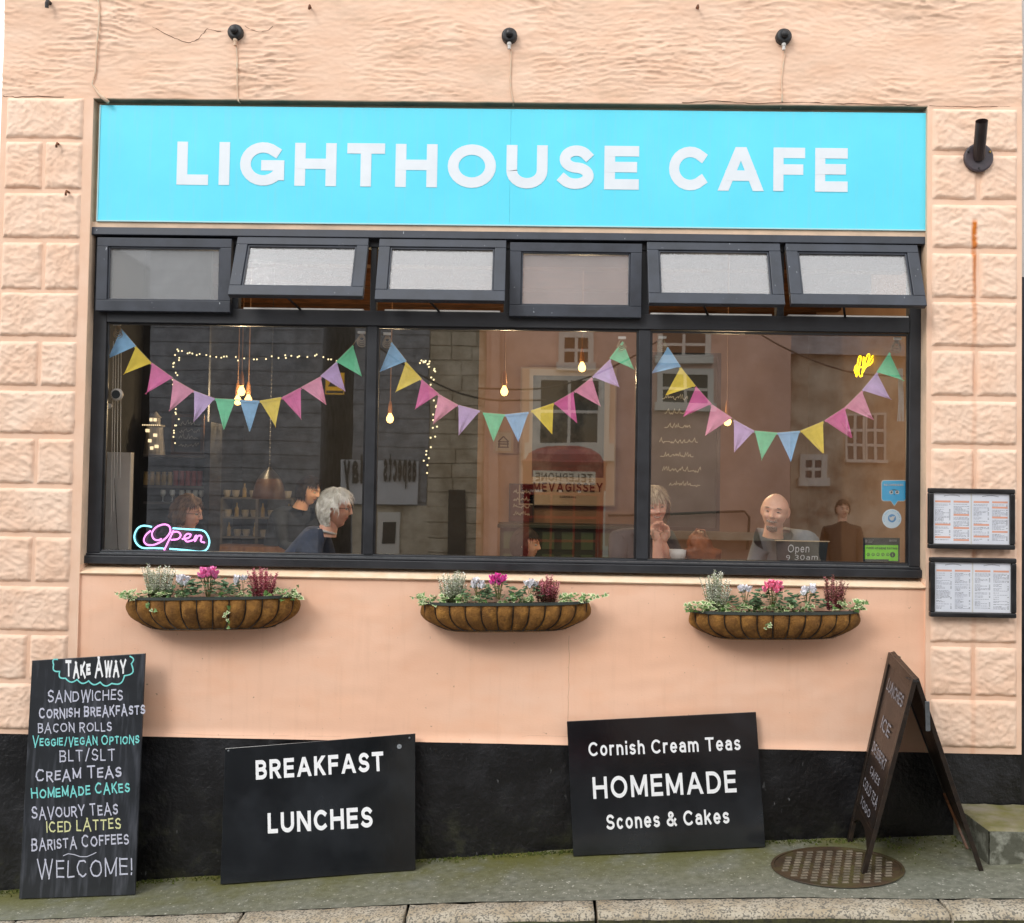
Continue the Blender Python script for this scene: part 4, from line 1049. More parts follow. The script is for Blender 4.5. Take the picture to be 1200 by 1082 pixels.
def cyclamen(px, py, col, lab, grp, seed, nb_=6, big=1.0):
    nb_ = int(nb_*1.4)
    rng = random.Random(seed); b0 = at(px, py, -.10)
    t = thing('cyclamen_plant', lab, 'cyclamen', b0, grp)
    lv = MB()
    for i in range(int(90*big)):
        a = rng.uniform(0, 2*pi); r = sqrt(rng.random())*.095*big; c = b0+V((r*cos(a)*1.1, r*sin(a)*.7, .008+.11*big*rng.random()**.6*(1-(r/(.12*big))**2)))
        leaf(lv, c, (cos(a), sin(a)-.3, rng.uniform(-.3, .3)), (0, -.35, 1), rng.uniform(.018, .03)*big, rng)
    lv.build('leaves', M_leafd, t, fix=False)
    st = MB()
    for i in range(nb_):
        a = rng.uniform(0, 2*pi); r = sqrt(rng.random())*.036*big; top = b0+V((r*cos(a)*1.2, r*sin(a)*.8-.01, rng.uniform(.085, .125)*big))
        st.tube([b0+V((r*.3*cos(a), 0, .01)), b0.lerp(top, .6)+V((0,0,.012)), top], .0014, 4, caps=False)
        fb = MB()
        for k in range(5):
            q = a+k*2*pi/5; o = V((cos(q), sin(q), 0)); s_ = V((-sin(q), cos(q), 0)); L_ = rng.uniform(.021, .031); wv = rng.uniform(.008, .013)
            p1 = top+o*.005+V((0,0,.002)); p2 = top+o*.012+V((0,0,L_*.6)); p3 = top+o*rng.uniform(.010, .022)+V((0,0,L_))
            fb.poly([top-s_*.002, p1-s_*.006, p2-s_*wv, p3-s_*wv*.5, p3+s_*wv*.5, p2+s_*wv, p1+s_*.006, top+s_*.002])
        fb.build('bloom', M_petal[col], t, fix=False)
    st.build('stalks', M_stem, t, fix=False)
def ivy(px, py, lab, grp, seed, n=26, spread=.07, trails=(), green=False):
    n = int(n*1.5)
    rng = random.Random(seed); b0 = at(px, py, -.12); t = thing('ivy_plant', lab, 'ivy', b0, grp)
    lv = MB(); st = MB()
    for i in range(n):
        a = rng.uniform(0, 2*pi); r = sqrt(rng.random())*spread; c = b0+V((r*cos(a)*1.4, r*sin(a)*.5, rng.uniform(.0, .05)))
        leaf(lv, c, (cos(a)+rng.uniform(-.5, .5), sin(a)-.6, rng.uniform(-.6, .3)), (0, -.6, .8), rng.uniform(.022, .036), rng, 'ivy', (1, 0) if rng.random() < .75 else (0, 0))
    for tr in trails:
        pts = [at(a, b_, -.17-.03*(k > 0)) for k, (a, b_) in enumerate(tr)]; st.tube(pts, .0014, 4, caps=False)
        for k in range(len(pts)-1):
            for f in (.2, .7):
                c = pts[k].lerp(pts[k+1], f); a = rng.uniform(0, 2*pi)
                leaf(lv, c, (cos(a), -.4, sin(a)*.8-.3), (0, -1, .3), rng.uniform(.016, .027), rng, 'ivy', (1, 0) if rng.random() < .7 else (0, 0))
    lv.build('leaves', [M_ivyg, M_ivyc], t, fix=False)
    if st.v: st.build('stems', M_stem, t, fix=False)
def trough(lx, ly, rx, ry, ybot, lab, seed):
    a_, b_ = at(lx, ly, -.02), at(rx, ry, -.02); cx = (a_.x+b_.x)/2; A = (b_.x-a_.x)/2*.96; ztop = (a_.z+b_.z)/2; B = .185
    H_ = ztop-at((lx+rx)/2, ybot, -.12).z
    t = thing('wall_trough', lab, 'planter', (cx, -.005, ztop-H_), 'coir lined troughs under the window')
    rng = random.Random(seed); tilt = (b_.z-a_.z)/(2*A)
    def raw(th):
        c = cos(th); return (-A*(1 if c >= 0 else -1)*abs(c)**.62, -B*abs(sin(th))**.75)
    tab = [(0, 0.0)]; q0_ = raw(0)
    for i in range(1, 601):
        q1_ = raw(pi*i/600); tab.append((pi*i/600, tab[-1][1]+math.hypot(q1_[0]-q0_[0], q1_[1]-q0_[1]))); q0_ = q1_
    def pt(ths, v, o=0, nz0=1):
        u_ = max(0, min(1, ths/pi))*tab[-1][1]; lo_, hi_ = 0, 600
        while hi_-lo_ > 1:
            md = (lo_+hi_)//2
            if tab[md][1] < u_: lo_ = md
            else: hi_ = md
        dd = tab[hi_][1]-tab[lo_][1]; th = tab[lo_][0]+(tab[hi_][0]-tab[lo_][0])*((u_-tab[lo_][1])/dd if dd > 1e-9 else 0)
        s_ = 1-.27*v**3.6; c = cos(th); sg = 1 if c >= 0 else -1
        ex = sg*abs(c)**.62; ey = abs(sin(th))**.75
        x = cx-(A+o)*s_*ex; y = -.006-(B*(1-.25*v**2)+o)*ey
        return V((x, y, ztop-H_*v+(x-cx)*tilt))
    NB = 13; nth, nv = 176, 12; mb = MB()
    for j in range(nv+1):
        v = j/nv
        for i in range(nth+1):
            th = pi*i/nth; ph = (i/nth*NB) % 1
            bul = .028*(sin(pi*ph)**.55)*sin(pi*min(1, v*1.0)*.94+.12) + .004*noise.noise(V((i*.21, v*5, seed)))
            mb.v.append(pt(th, v, bul-.004))
    for j in range(nv):
        for i in range(nth):
            a = j*(nth+1)+i; mb.face((a, a+1, a+nth+2, a+nth+1))
    bs = len(mb.v)
    for i in range(nth+1):
        p = pt(pi*i/nth, 1); mb.v.append(V((cx+(p.x-cx)*.9, p.y*.7, p.z-.012)))
    for i in range(nth):
        a = nv*(nth+1)+i; mb.face((a, a+1, bs+i+1, bs+i))
    mb.v.append(V((cx, -.03, ztop-H_-.014)))
    for i in range(nth): mb.face((bs+i, bs+i+1, len(mb.v)-1))
    mb.build('liner', M_coir, t, smooth=True, fix=False)
    mb = MB()
    for i in range(420):
        th = rng.uniform(.02, pi-.02); v = rng.choice([rng.random(), 1, 1]); p = pt(th, v, .004); q = p+V((rng.uniform(-.012, .012), rng.uniform(-.006, 0), rng.uniform(-.014, .006)))
        s_ = V((.0005, 0, .0004)); mb.poly([p-s_, p+s_, q+V((rng.uniform(-.004, .004), 0, 0))])
    mb.build('stray_fibres', mat('fibre', '8a6430', .95), t, fix=False)
    mb = MB(); n = 60; hh = .015
    for i in range(n+1):
        th = pi*i/n
        for o, dz in ((.012, 0), (.012, -hh), (.007, -hh), (.007, 0)):
            p = pt(th, 0, o); mb.v.append(p+V((0, 0, .004+dz)))
    for i in range(n):
        for j in range(4): mb.face((i*4+j, (i+1)*4+j, (i+1)*4+(j+1) % 4, i*4+(j+1) % 4))
    mb.face((0,1,2,3)); mb.face((n*4+3,n*4+2,n*4+1,n*4))
    mb.build('rim', M_rim, t, smooth=False)
    for k in range(1, NB):
        mb = MB(); mb.tube([pt(pi*k/NB, v/8, .006) for v in range(9)], .0026, 5); mb.build('wire', M_black, t)
    mb = MB(); mb.tube([pt(pi*i/40, 1, .001) for i in range(41)], .0032, 5); mb.build('wire', M_black, t)
    mb = MB(); ring = [pt(pi*i/40, .08, -.003) for i in range(41)]
    for i in range(40):
        mb.poly([V((cx, -.01, ztop-.012)), ring[i]+V((0,0,.004*noise.noise(V((i, 0, 0))))), ring[i+1]+V((0,0,.004*noise.noise(V((i+1, 0, 0)))))])
    mb.build('soil', M_soil, t, fix=False)
trough(150, 698, 354, 696, 737, 'coir lined wall trough below the left pane and neon sign', 1)
trough(493, 704, 693, 703, 739, 'coir lined wall trough below the middle pane', 2)
trough(806, 714, 1007, 714, 748, 'coir lined wall trough below the right pane', 3)
GH, GR, GP, GW, GI = 'white heathers in the troughs', 'red heathers in the troughs', 'pink cyclamens in the troughs', 'white cyclamens in the troughs', 'ivies in the troughs'
heather(186, 702, 43, 52, M_hw, 'pale green white heather in the left trough', GH, 11, 34)
heather(529, 706, 40, 42, M_hw, 'pale green white heather in the middle trough', GH, 12, 34)
heather(840, 714, 44, 42, M_hw, 'pale green white heather in the right trough', GH, 13, 32)
heather(307, 700, 36, 48, [M_hr[0], M_hr[0]], 'deep red heather in the left trough', GR, 14, 30)
heather(641, 704, 30, 44, M_hr, 'dusty red heather in the middle trough', GR, 15, 32)
heather(977, 713, 40, 36, [M_hr[1], M_hr[0]], 'pinkish brown heather with one tall red spike in the right trough', GR, 16, 26)
cyclamen(244, 702, 'magenta', 'large magenta pink cyclamen in the left trough', GP, 21, 15, 1.2)
cyclamen(584, 705, 'cerise', 'compact cerise cyclamen in the middle trough', GP, 22, 11, 1.0)
cyclamen(905, 715, 'coral', 'coral pink cyclamen in the right trough', GP, 23, 13, 1.1)
cyclamen(215, 702, 'white', 'white cyclamen beside the pale heather in the left trough', GW, 24, 6, .85)
cyclamen(284, 700, 'white', 'white cyclamen beside the red heather in the left trough', GW, 25, 4, .75)
cyclamen(560, 706, 'white', 'white cyclamen beside the pale heather in the middle trough', GW, 26, 6, .85)
cyclamen(622, 706, 'white', 'white cyclamen beside the red heather in the middle trough', GW, 27, 5, .8)
cyclamen(873, 714, 'white', 'white cyclamen beside the pale heather in the right trough', GW, 28, 6, .85)
cyclamen(945, 715, 'white', 'white cyclamen beside the brown heather in the right trough', GW, 29, 7, .9)
ivy(163, 703, 'variegated ivy at the left end of the left trough', GI, 31, 34, .06, [[(160,702),(150,700),(142,697),(134,694)], [(172,705),(175,714),(183,716)]])
ivy(205, 705, 'variegated ivy below the white flowers in the left trough', GI, 32, 26, .06)
ivy(275, 705, 'variegated ivy trailing down the front of the left trough', GI, 33, 30, .06, [[(272,706),(269,716),(263,720),(268,728),(266,738)]])
ivy(330, 703, 'variegated ivy at the right end of the left trough', GI, 34, 28, .07, [[(338,700),(346,692),(350,686)]])
ivy(507, 708, 'ivy at the left end of the middle trough', GI, 35, 28, .05, [[(500,706),(491,702),(480,699)]])
ivy(553, 709, 'ivy between pale heather and cerise cyclamen', GI, 36, 28, .06)
ivy(605, 709, 'ivy right of the cerise cyclamen in the middle trough', GI, 37, 28, .06)
ivy(675, 707, 'ivy with long loose tendrils at the right end of the middle trough', GI, 38, 26, .06, [[(680,705),(695,700),(705,698),(714,695)]])
ivy(819, 716, 'ivy at the left end of the right trough', GI, 39, 30, .05)
ivy(865, 719, 'ivy left of the coral cyclamen in the right trough', GI, 40, 34, .07)
ivy(899, 720, 'ivy trailing down the front of the right trough', GI, 41, 26, .05, [[(897,718),(898,727),(901,732),(897,738)]])
ivy(933, 719, 'ivy below the white flowers in the right trough', GI, 42, 26, .06)
ivy(993, 715, 'pale green ivy at the right end of the right trough', GI, 43, 30, .06, [[(1000,712),(1009,709),(1016,704)]])
# ------------------------------------------------------------------ bunting behind the glass
BUNT = [((120,370),[((80,55),(142,128),(25,182)),((142,130),(208,200),(90,250)),((210,200),(297,262),(185,333)),((300,268),(387,318),(285,405)),((388,318),(475,350),(388,450)),((477,350),(562,355),(515,482)),((580,357),(663,360),(623,490)),((665,360),(755,345),(733,472)),((757,347),(838,305),(842,440)),((840,303),(922,258),(947,378)),((922,255),(990,195),(1028,322)),((988,195),(1058,125),(1097,258))],(62,40),(1095,75),'left'),
 ((430,370),[((105,112),(167,192),(55,238)),((165,195),(232,268),(120,325)),((232,270),(303,330),(203,398)),((303,332),(385,378),(280,460)),((387,378),(478,402),(388,507)),((490,410),(583,418),(535,533)),((583,418),(683,407),(640,535)),((693,402),(788,370),(783,502)),((790,370),(872,322),(888,455)),((875,320),(950,262),(988,385)),((952,258),(1027,185),(1068,305)),((1025,180),(1080,108),(1130,230))],(85,80),(1078,97),'middle'),
 ((750,370),[((118,133),(172,215),(47,245)),((172,218),(235,297),(107,338)),((237,300),(302,373),(182,428)),((303,375),(388,432),(275,508)),((397,440),(483,487),(397,578)),((485,487),(580,495),(513,612)),((580,495),(675,487),(637,617)),((677,487),(773,447),(773,582)),((780,443),(865,388),(892,517)),((865,388),(937,317),(985,441)),((938,315),(1000,240),(1060,356)),((1000,238),(1053,155),(1113,277))],(95,95),(1088,100),'right')]
FC = ['9ccef6', 'fae05c', 'ec78b4', 'f3a4c2', 'd8bcec', '80e4b2']
M_flag = []
for k, c in enumerate(FC): M_flag.append(mat('felt_%s' % ['blue','yellow','pink','rose','lilac','green'][k], c, .85, tuple(min(1, int(c[i:i+2], 16)/255*.94) for i in (0, 2, 4)), 25, bump=.2, bscale=300, bdist=.001, emit=None))
for (ox, oy), flags, h0, h1, side in BUNT:
    def g(p, Y=.135): return at(ox+p[0]/3.606, oy+p[1]/3.606, Y)
    t = thing('bunting', 'pastel felt bunting strung inside the %s pane' % side, 'bunting', g((590, 370)), 'bunting inside the three panes')
    mid = []
    for k, (a, b, c) in enumerate(flags):
        A, B, Cc = g(a), g(b), g(c, .13); mb = MB(); n = 6; off = .0004*(k % 2); tw = random.uniform(-.006, .006)
        for j in range(n+1):
            f = j/n
            for i in range(n+1):
                u = i/n; p = A.lerp(B, u).lerp(Cc, f); p = p+V((0, -off+.010*sin(u*pi+k)*f+2.5*tw*f*(u-.5)+.004*sin(9*u+k*2)*f-.006*f*f, 0)); mb.v.append(p)
        for j in range(n):
            for i in range(n):
                q = j*(n+1)+i; mb.face((q, q+1, q+n+2, q+n+1))
        # folded hem along the top, slightly proud
        fm = M_flag[[0,1,2,3,4,5,0,1,2,3,4,5][k]]
        mb.build('flag', fm, t, fix=True)
        mb = MB(); dn = (Cc-A.lerp(B, .5)).normalized()*.012; e = V((0,-.0025,0)); mb.hexa([A+dn+e,B+dn+e,B+dn-e,A+dn-e,A+e,B+e,B-e,A-e]); mb.build('hem', fm, t)
        mid += [A, B]
    mb = MB(); mb.tube([g(h0)]+mid+[g(h1)], .0022, 5); mb.build('string', M_rope, t, fix=False)
    for hx, hy in (h0, h1):
        p = g((hx, hy), .118)
        mb = MB(); mb.box(p.x-.022, p.x+.022, .112, .124, p.z-.004, p.z+.012); mb.build('hook', M_white, t, bevel=.003)
        mb = MB()
        for q in range(4):
            pts = [V((p.x+.028*sin(a_*2*pi/14)*(.6+.2*q)*(1 if q % 2 else -1)*.8, .130+.002*q, p.z-.022+.024*cos(a_*2*pi/14)*(.8+.12*q)-.008*q)) for a_ in range(15)]
            mb.tube(pts, .0026, 4, caps=False)
        mb.build('twine_bow', M_rope, t, fix=False)
# ------------------------------------------------------------------ neon sign
M_ncy = m_emit('neon_cyan', '8feaf8', 2.2); M_npk = m_emit('neon_pink', 'f48fe8', 2.2)
def nn(p, Y=.19): return at(120+p[0]/6.667, 540+p[1]/6.667, Y)
t = thing('neon_sign', 'glowing Open neon sign with pink script in a cyan outline', 'neon sign', nn((540, 700)))
mb = MB(); ol = [(250,590),(262,545),(300,512),(420,505),(560,520),(780,542),(822,585),(838,640),(815,692),(770,712),(500,698),(310,682),(268,645)]
mb.poly([nn(p, .205) for p in ol]); mb.poly([nn(p, .201) for p in ol])
mb.build('backing', m_glass('acrylic', .05, 0, (.45,.45,.5)), t, fix=False)
def smooth(pts, n=4):
    o = []
    for i in range(len(pts)-1):
        p0, p1, p2, p3 = pts[max(i-1, 0)], pts[i], pts[i+1], pts[min(i+2, len(pts)-1)]
        for k in range(n):
            f = k/n; o.append(tuple(.5*((2*p1[c])+(-p0[c]+p2[c])*f+(2*p0[c]-5*p1[c]+4*p2[c]-p3[c])*f*f+(-p0[c]+3*p1[c]-3*p2[c]+p3[c])*f**3) for c in (0, 1)))
    return o+[pts[-1]]
for path in ([(385,517),(320,508),(275,530),(250,585),(262,640),(310,680),(400,683),(478,686)], [(525,689),(640,698),(765,710),(815,692),(836,640),(822,585),(780,545),(660,536),(550,528)]):
    mb = MB(); mb.tube([nn(p, .19) for p in smooth(path)], .0048, 8); mb.build('outline_tube', M_ncy, t, smooth=True)
for path in ([(378,548),(340,580),(324,625),(350,657),(410,655),(480,618),(528,560),(522,512),(478,498),(420,520),(388,565),(400,610),(435,622),(462,610)],
             [(556,545),(530,600),(480,705)], [(540,562),(585,555),(612,580),(590,612),(535,618)], [(622,612),(672,604),(690,578),(662,572),(640,598),(660,632),(715,618)], [(715,618),(732,580),(722,632),(748,588),(775,592),(768,628),(800,640)]):
    mb = MB(); mb.tube([nn(p, .182) for p in smooth(path)], .0048, 8); mb.build('script_tube', M_npk, t, smooth=True)
# ------------------------------------------------------------------ stickers and slate on the glass
def sticker_plane(Y=.106):
    return lambda px, py, o=0: at(px, py, Y-o)
sp = sticker_plane()
t = thing('review_sticker', 'blue speech bubble sticker with owl face on the right pane', 'sticker', sp(1048, 612))
def rrect(x0, y0, x1, y1, r): return [(x1-r+r*cos(a), y0+r-r*sin(a)) for a in (0, .5, 1.07, pi/2)]+[(x0+r+r*cos(a), y0+r-r*sin(a)) for a in (pi/2, 2.1, 2.6, pi)]+[(x0+r+r*cos(a), y1-r-r*sin(a)) for a in (pi, 3.7, 4.2, 3*pi/2)]
bub = rrect(1033.5,563.5,1062,587,3)+[(1044,587),(1048,592.5),(1052,587)]+[(1059,587),(1062,584)]
M_stb = mat('sticker_blue', '35b7e8', .4); M_std = mat('sticker_dark', '1c2a33', .4)
bub2 = [(1047.5+(x-1047.5)*1.06, 576+(y-576)*1.06) for x, y in bub]
mb = MB(); mb.poly([sp(*p) for p in bub2]); mb.build('border', M_white, t, fix=False)
mb = MB(); mb.poly([sp(p[0], p[1], .0006) for p in bub]); mb.build('bubble', M_stb, t, fix=False)
mb = MB()
for cx in (1044.5, 1051.5):
    q = arc(cx, 577, 2.4, 2.4, 0, 360, 14); mb.poly([sp(a, b_, .0012) for a, b_ in q[:-1]])
mb.build('owl_eyes', M_white, t, fix=False)
mb = MB()
for cx in (1044.7, 1051.3):
    q = arc(cx, 577, 1.1, 1.1, 0, 360, 10); mb.poly([sp(a, b_, .0016) for a, b_ in q[:-1]])
mb.poly([sp(1042,575.4,.0018), sp(1048,573.5,.0018), sp(1054,575.4,.0018), sp(1048,574.4,.0018)]); mb.poly([sp(1047.3,579,.0018), sp(1048.7,579,.0018), sp(1048,580.5,.0018)])
mb.build('owl_pupils', M_std, t, fix=False)
o = lettering('RECOMMENDED', sp(1036, 569.5, .001), (1,0,.01), (0,0,1), (0,-1,0), .105, .011, 'printed_text', M_white, t, t=.2, off=.0003)
t = thing('bird_sticker', 'round pale sticker with blue bird badge below the speech bubble', 'sticker', sp(1045, 620))
mb = MB(); mb.poly([sp(a, b_) for a, b_ in arc(1045, 608, 11.3, 11.3, 0, 360, 36)[:-1]]); mb.build('disc', mat('sticker_pale', 'cfe2ee', .4), t, fix=False)
mb = MB(); mb.poly([sp(a, b_, .0008) for a, b_ in arc(1045.3, 607.5, 4.8, 4.8, 0, 360, 24)[:-1]]); mb.build('badge', mat('sticker_mid', '4796cf', .4), t, fix=False)
mb = MB(); mb.poly([sp(a, b_, .0014) for a, b_ in ((1042,605.5),(1044,606.5),(1046,605),(1047.5,605.3),(1049,604.6),(1048.3,607),(1046.5,610),(1044.5,610.3),(1042.6,608.5))]); mb.build('bird', M_white, t, fix=False)
mb = MB()
for k in range(22):
    a = radians(200-k*10.5)*1; 
    for s_ in (1,):
        p = (1045+8.6*cos(a), 608-8.6*sin(a)); q = (1045+9.8*cos(a), 608-9.8*sin(a)); d = (-sin(a)*.3, -cos(a)*.3)
        if k % 5 != 4: mb.poly([sp(p[0]-d[0],p[1]-d[1],.0008), sp(p[0]+d[0],p[1]+d[1],.0008), sp(q[0]+d[0],q[1]+d[1],.0008), sp(q[0]-d[0],q[1]-d[1],.0008)])
mb.build('printed_text', M_stb, t, fix=False)
t = thing('hygiene_rating_sticker', 'black and green FOOD HYGIENE RATING sticker with 5 marked, low on right pane', 'sticker', sp(1033, 659))
mb = MB(); mb.poly([sp(1011.5,630.2), sp(1054.5,630.6), sp(1054,659), sp(1011.5,658.5)]); mb.build('backing', M_std, t, fix=False)
M_grn = mat('rating_green', '86dd35', .4)
mb = MB(); mb.poly([sp(1013.7,639,.0006), sp(1052.5,639,.0006), sp(1052.3,657.5,.0006), sp(1041.5,657.4,.0006), sp(1041.5,655.6,.0006), sp(1013.6,655.4,.0006)]); mb.build('green_panel', M_grn, t, fix=False)
o = sp(1015.5, 643.6, .001); lettering('FOOD HYGIENE RATING', o, (1,0,0), (0,0,1), (0,-1,0), sp(1051,643).x-o.x, .0115, 'printed_text', M_std, t, t=.2, off=.0003)
mb = MB()
for k in range(6):
    cx = 1017.5+k*5.7; rr = 1.9 if k < 5 else 3.2; cy = 650 if k < 5 else 650.3; q = arc(cx, cy, rr, rr, 0, 360, 14); qi = arc(cx, cy, rr*.72, rr*.72, 0, 360, 14)
    if k < 5:
        for i in range(14): mb.poly([sp(*q[i],.001), sp(*q[i+1],.001), sp(*qi[i+1],.001), sp(*qi[i],.001)])
        c_ = sp(cx-.7, cy+.9, .001); 
    else: mb.poly([sp(a, b_, .001) for a, b_ in q[:-1]])
mb.build('rating_circles', M_std, t, fix=False)
for k in range(6):
    cx = 1017.5+k*5.7; c_ = sp(cx-.6, 651.3 if k < 5 else 652, .0013); lettering(str(k), c_, (1,0,0), (0,0,1), (0,-1,0), .005, .0095 if k < 5 else .014, 'printed_text', M_std if k < 5 else M_grn, t, t=.22, off=.0002)
mb = MB(); mb.poly([sp(1014,632.5,.001), sp(1016.5,632.5,.001), sp(1016.5,636,.001), sp(1014,636,.001)])
for k in range(3): mb.poly([sp(1017.5,632.6+k*1.4,.001), sp(1024-k,632.6+k*1.4,.001), sp(1024-k,633.4+k*1.4,.001), sp(1017.5,633.4+k*1.4,.001)])
mb.poly([sp(1042,632.5,.001), sp(1051,632.5,.001), sp(1051,635,.001), sp(1042,635,.001)])
mb.build('printed_text', M_chrome, t, fix=False)
t = thing('opening_hours_slate', 'small slate chalked Open 9 30am leaning inside the right pane', 'slate sign', at(939, 660, .18))
def sl(px, py, o=0):
    f = (660-py)/26; return at(px, py, .185-.045*f-o)
mb = MB(); pts = [(909.5,633.5),(971,635),(967.5,661),(910.5,660)]; fr = [sl(*p, .0) for p in pts]; bk = [p+V((0,.008,0)) for p in fr]
mb.hexa([fr[3], fr[2], bk[2], bk[3], fr[0], fr[1], bk[1], bk[0]]); mb.build('slate', mat('slate', '34393a', .6, '3f4445', 12), t, bevel=.003)
mb = MB(); mb.bar(sl(908.5,633.5,.002)+V((0,.004,0)), sl(972,634.8,.002)+V((0,.004,0)), .014, .006); mb.build('rail', mat('pale_frame', 'b9a486', .6), t)
q0, q1 = sl(922.5, 650.5), sl(947, 650.5); fn = (sl(923,640)-q0).normalized()
for tx, a, b_, h in (('Open',(923,647.5),(948,647.5),.046),('9 30am',(921,656.5),(958,656.2),.030)):
    p, q = sl(*a, .002), sl(*b_, .002); lettering(tx, p, (q-p), fn, (0,-1,.15), (q-p).length, h, 'chalk_lettering', M_vinyl, t, t=.12, track=.22, off=.002, jit=.05, seed=3)
# ------------------------------------------------------------------ small things behind the left pane
p = at(136.5, 462.5, .16)
t = thing('door_chime_camera', 'small round camera with white rim hanging by the left jamb', 'camera', p-V((0,0,.04)))
mb = MB(); mb.lathe([(.024,-.008),(.034,-.004),(.036,.008),(.030,.014)], p, 24, 'y', caps=False); mb.build('rim', M_white, t, smooth=True)
mb = MB(); mb.lathe([(.001,-.002),(.026,-.003),(.028,.006)], p, 24, 'y'); mb.build('face', mat('lens_grey', '3b4146', .25), t)
mb = MB(); mb.lathe([(.014,-.01),(.014,.0)], at(128.5, 476, .17), 16, 'y'); mb.build('bracket', M_white, t)
mb = MB()
for a, b_ in (((133,400),(130,612)),((136,395),(133,600)),((139,400),(137,560)),((142,408),(141,560))): mb.tube([at(a[0], a[1], .19), at((a[0]+b_[0])/2, (a[1]+b_[1])/2, .19), at(b_[0], b_[1], .19)], .0022, 5)
tag(mb.build('blind_cords', M_white, None, fix=False), 'white blind cords hanging beside the left jamb', 'cord')
mb = MB(); mb.tube([at(760.5, 400, .17), at(760.5, 500, .17), at(759.8, 566, .17)], .004, 6); mb.tube([at(759.5, 490, .17), at(761.5, 500, .165)], .009, 8)
tag(mb.build('pull_cord', M_white, None, fix=False), 'white pull cord hanging at the left edge of the right pane', 'cord')
mb = MB(); 
for k in range(5): mb.tube([at(1052.5+k*1.2, 432, .17), at(1053.5+k*1.3, 470, .17), at(1052+k*1.8, 494, .17)], .0018, 4)
tag(mb.build('tassel', mat('tassel_grey', 'b9bdc0', .8), None, fix=False), 'pale tassel hanging beside the right jamb', 'tassel')
p0, p1 = at(129, 530, .42), at(150, 656, .42)
t = thing('white_cabinet', 'tall narrow white cabinet just inside the left jamb', 'cabinet', (p0.x, .5, FLZ))
mb = MB(); mb.box(p0.x-.02, p1.x, .42, .47, FLZ, p0.z); mb.build('body', M_white, t, bevel=.004)
mb = MB(); mb.tube([at(134, 560, .39), at(136, 600, .39), at(139, 655, .39)], .002, 5); mb.build('cable', M_black, t)
p0, p1 = at(152, 388, .5), at(169, 420, .5)
# ------------------------------------------------------------------ pendant lamps
M_bulb = m_emit('bulb_glow', 'ffc870', 4.5); M_cord = mat('lamp_cord', '8d6a4c', .6); M_sock = mat('lamp_socket', 'b07a4c', .4, metal=.4)
for k, (px, py, Y, lab, pw) in enumerate(((283, 459, 1.5, 'highest lit bulb of the cluster behind the left bunting', 5), (278.5, 470, 1.7, 'lower left lit bulb of the cluster behind the left bunting', 5), (291, 469, 1.9, 'lower right lit bulb of the cluster behind the left bunting', 4),
     (457, 491, 2.4, 'lit pendant bulb low at the left of the middle pane', 7), (591, 459, 1.3, 'lit pendant bulb hanging at the centre of the middle pane', 8), (682, 431, 1.6, 'lit pendant bulb under pale socket right of centre', 8), (852.5, 494, 1.2, 'lit pendant bulb low in the right pane', 8))):
    p = at(px, py, Y); r = .022+.003*Y
    t = thing('pendant_lamp', lab, 'lamp', p-V((0,0,.05)), 'bare bulb pendant lamps')
    mb = MB(); mb.lathe([(.004,-r*1.15),(r*.7,-r*.9),(r,-r*.2),(r*.95,r*.3),(r*.55,r*1.1),(r*.35,r*1.5)], p, 16); b_ = mb.build('bulb', M_bulb, t, smooth=True)
    mb = MB(); mb.lathe([(.016,r*1.5),(.018,r*2.2),(.014,.11),(.006,.14)], p, 14); mb.build('socket', M_sock, t)
    mb = MB(); mb.tube([p+V((0,0,.13)), V((p.x, p.y, CEZ))], .004, 6); mb.build('cord', M_cord, t)
    ld = bpy.data.lights.new('bulb_light', 'POINT'); ld.energy = pw*2.0; ld.color = (1, .74, .42); ld.shadow_soft_size = .03
    lo = bpy.data.objects.new('bulb_light', ld); C.objects.link(lo); lo.parent = t; lo.location = p-WL[t]-V((0,0,r*2.2))
rng = random.Random(9)
def fairy(pts, Y, lab, n):
    t = thing('fairy_lights', lab, 'fairy lights', at(*pts[0], Y)); P3 = [at(a, b_, Y) for a, b_ in pts]
    mb = MB(); mb.tube(P3, .002, 4); mb.build('wire', M_black, t)
    mb = MB()
    for k in range(n):
        f = (k+.5+rng.uniform(-.4, .4))/n*(len(P3)-1); i = min(int(f), len(P3)-2); p = P3[i].lerp(P3[i+1], f-i)+V((rng.uniform(-.03, .03)*(Y/3.4)**.6, 0, rng.uniform(-.02, .02)*(Y/3.4)**.6)); mb.sphere(p, .0085 if Y > 2 else .0062, 6, 4)
    o = mb.build('bulbs', m_emit('fairy_glow', 'ffe9b0', 1.6), t, fix=False); o['kind'] = 'stuff'
fairy([(206,520),(207,490),(206,460),(205,430),(209,410),(240,417),(280,421),(330,418),(370,417),(405,424)], 1.4, 'string of fairy lights up and along the dark wall of left pane', 62)
fairy([(497,555),(505,520),(512,480),(507,440),(503,424),(490,424)], 3.4, 'string of fairy lights hanging at the left of the middle pane', 34)
mb = MB(); pts = [(1001,435),(1003,428),(1005,437),(1003,441),(1006,420),(1009,419),(1006,436),(1010,441),(1012,418),(1014,430),(1010,437),(1016,417),(1019,417),(1015,431),(1022,418),(1024,419),(1019,428),(1004,432),(1002,438)]
mb.tube([at(a, b_, 2.2) for a, b_ in smooth(pts, 3)], .006, 5); tag(mb.build('neon_scribble', m_emit('neon_yellow', 'ffd51f', 2.5), None, fix=False), 'yellow neon scribble glowing high in the right pane', 'neon lamp')
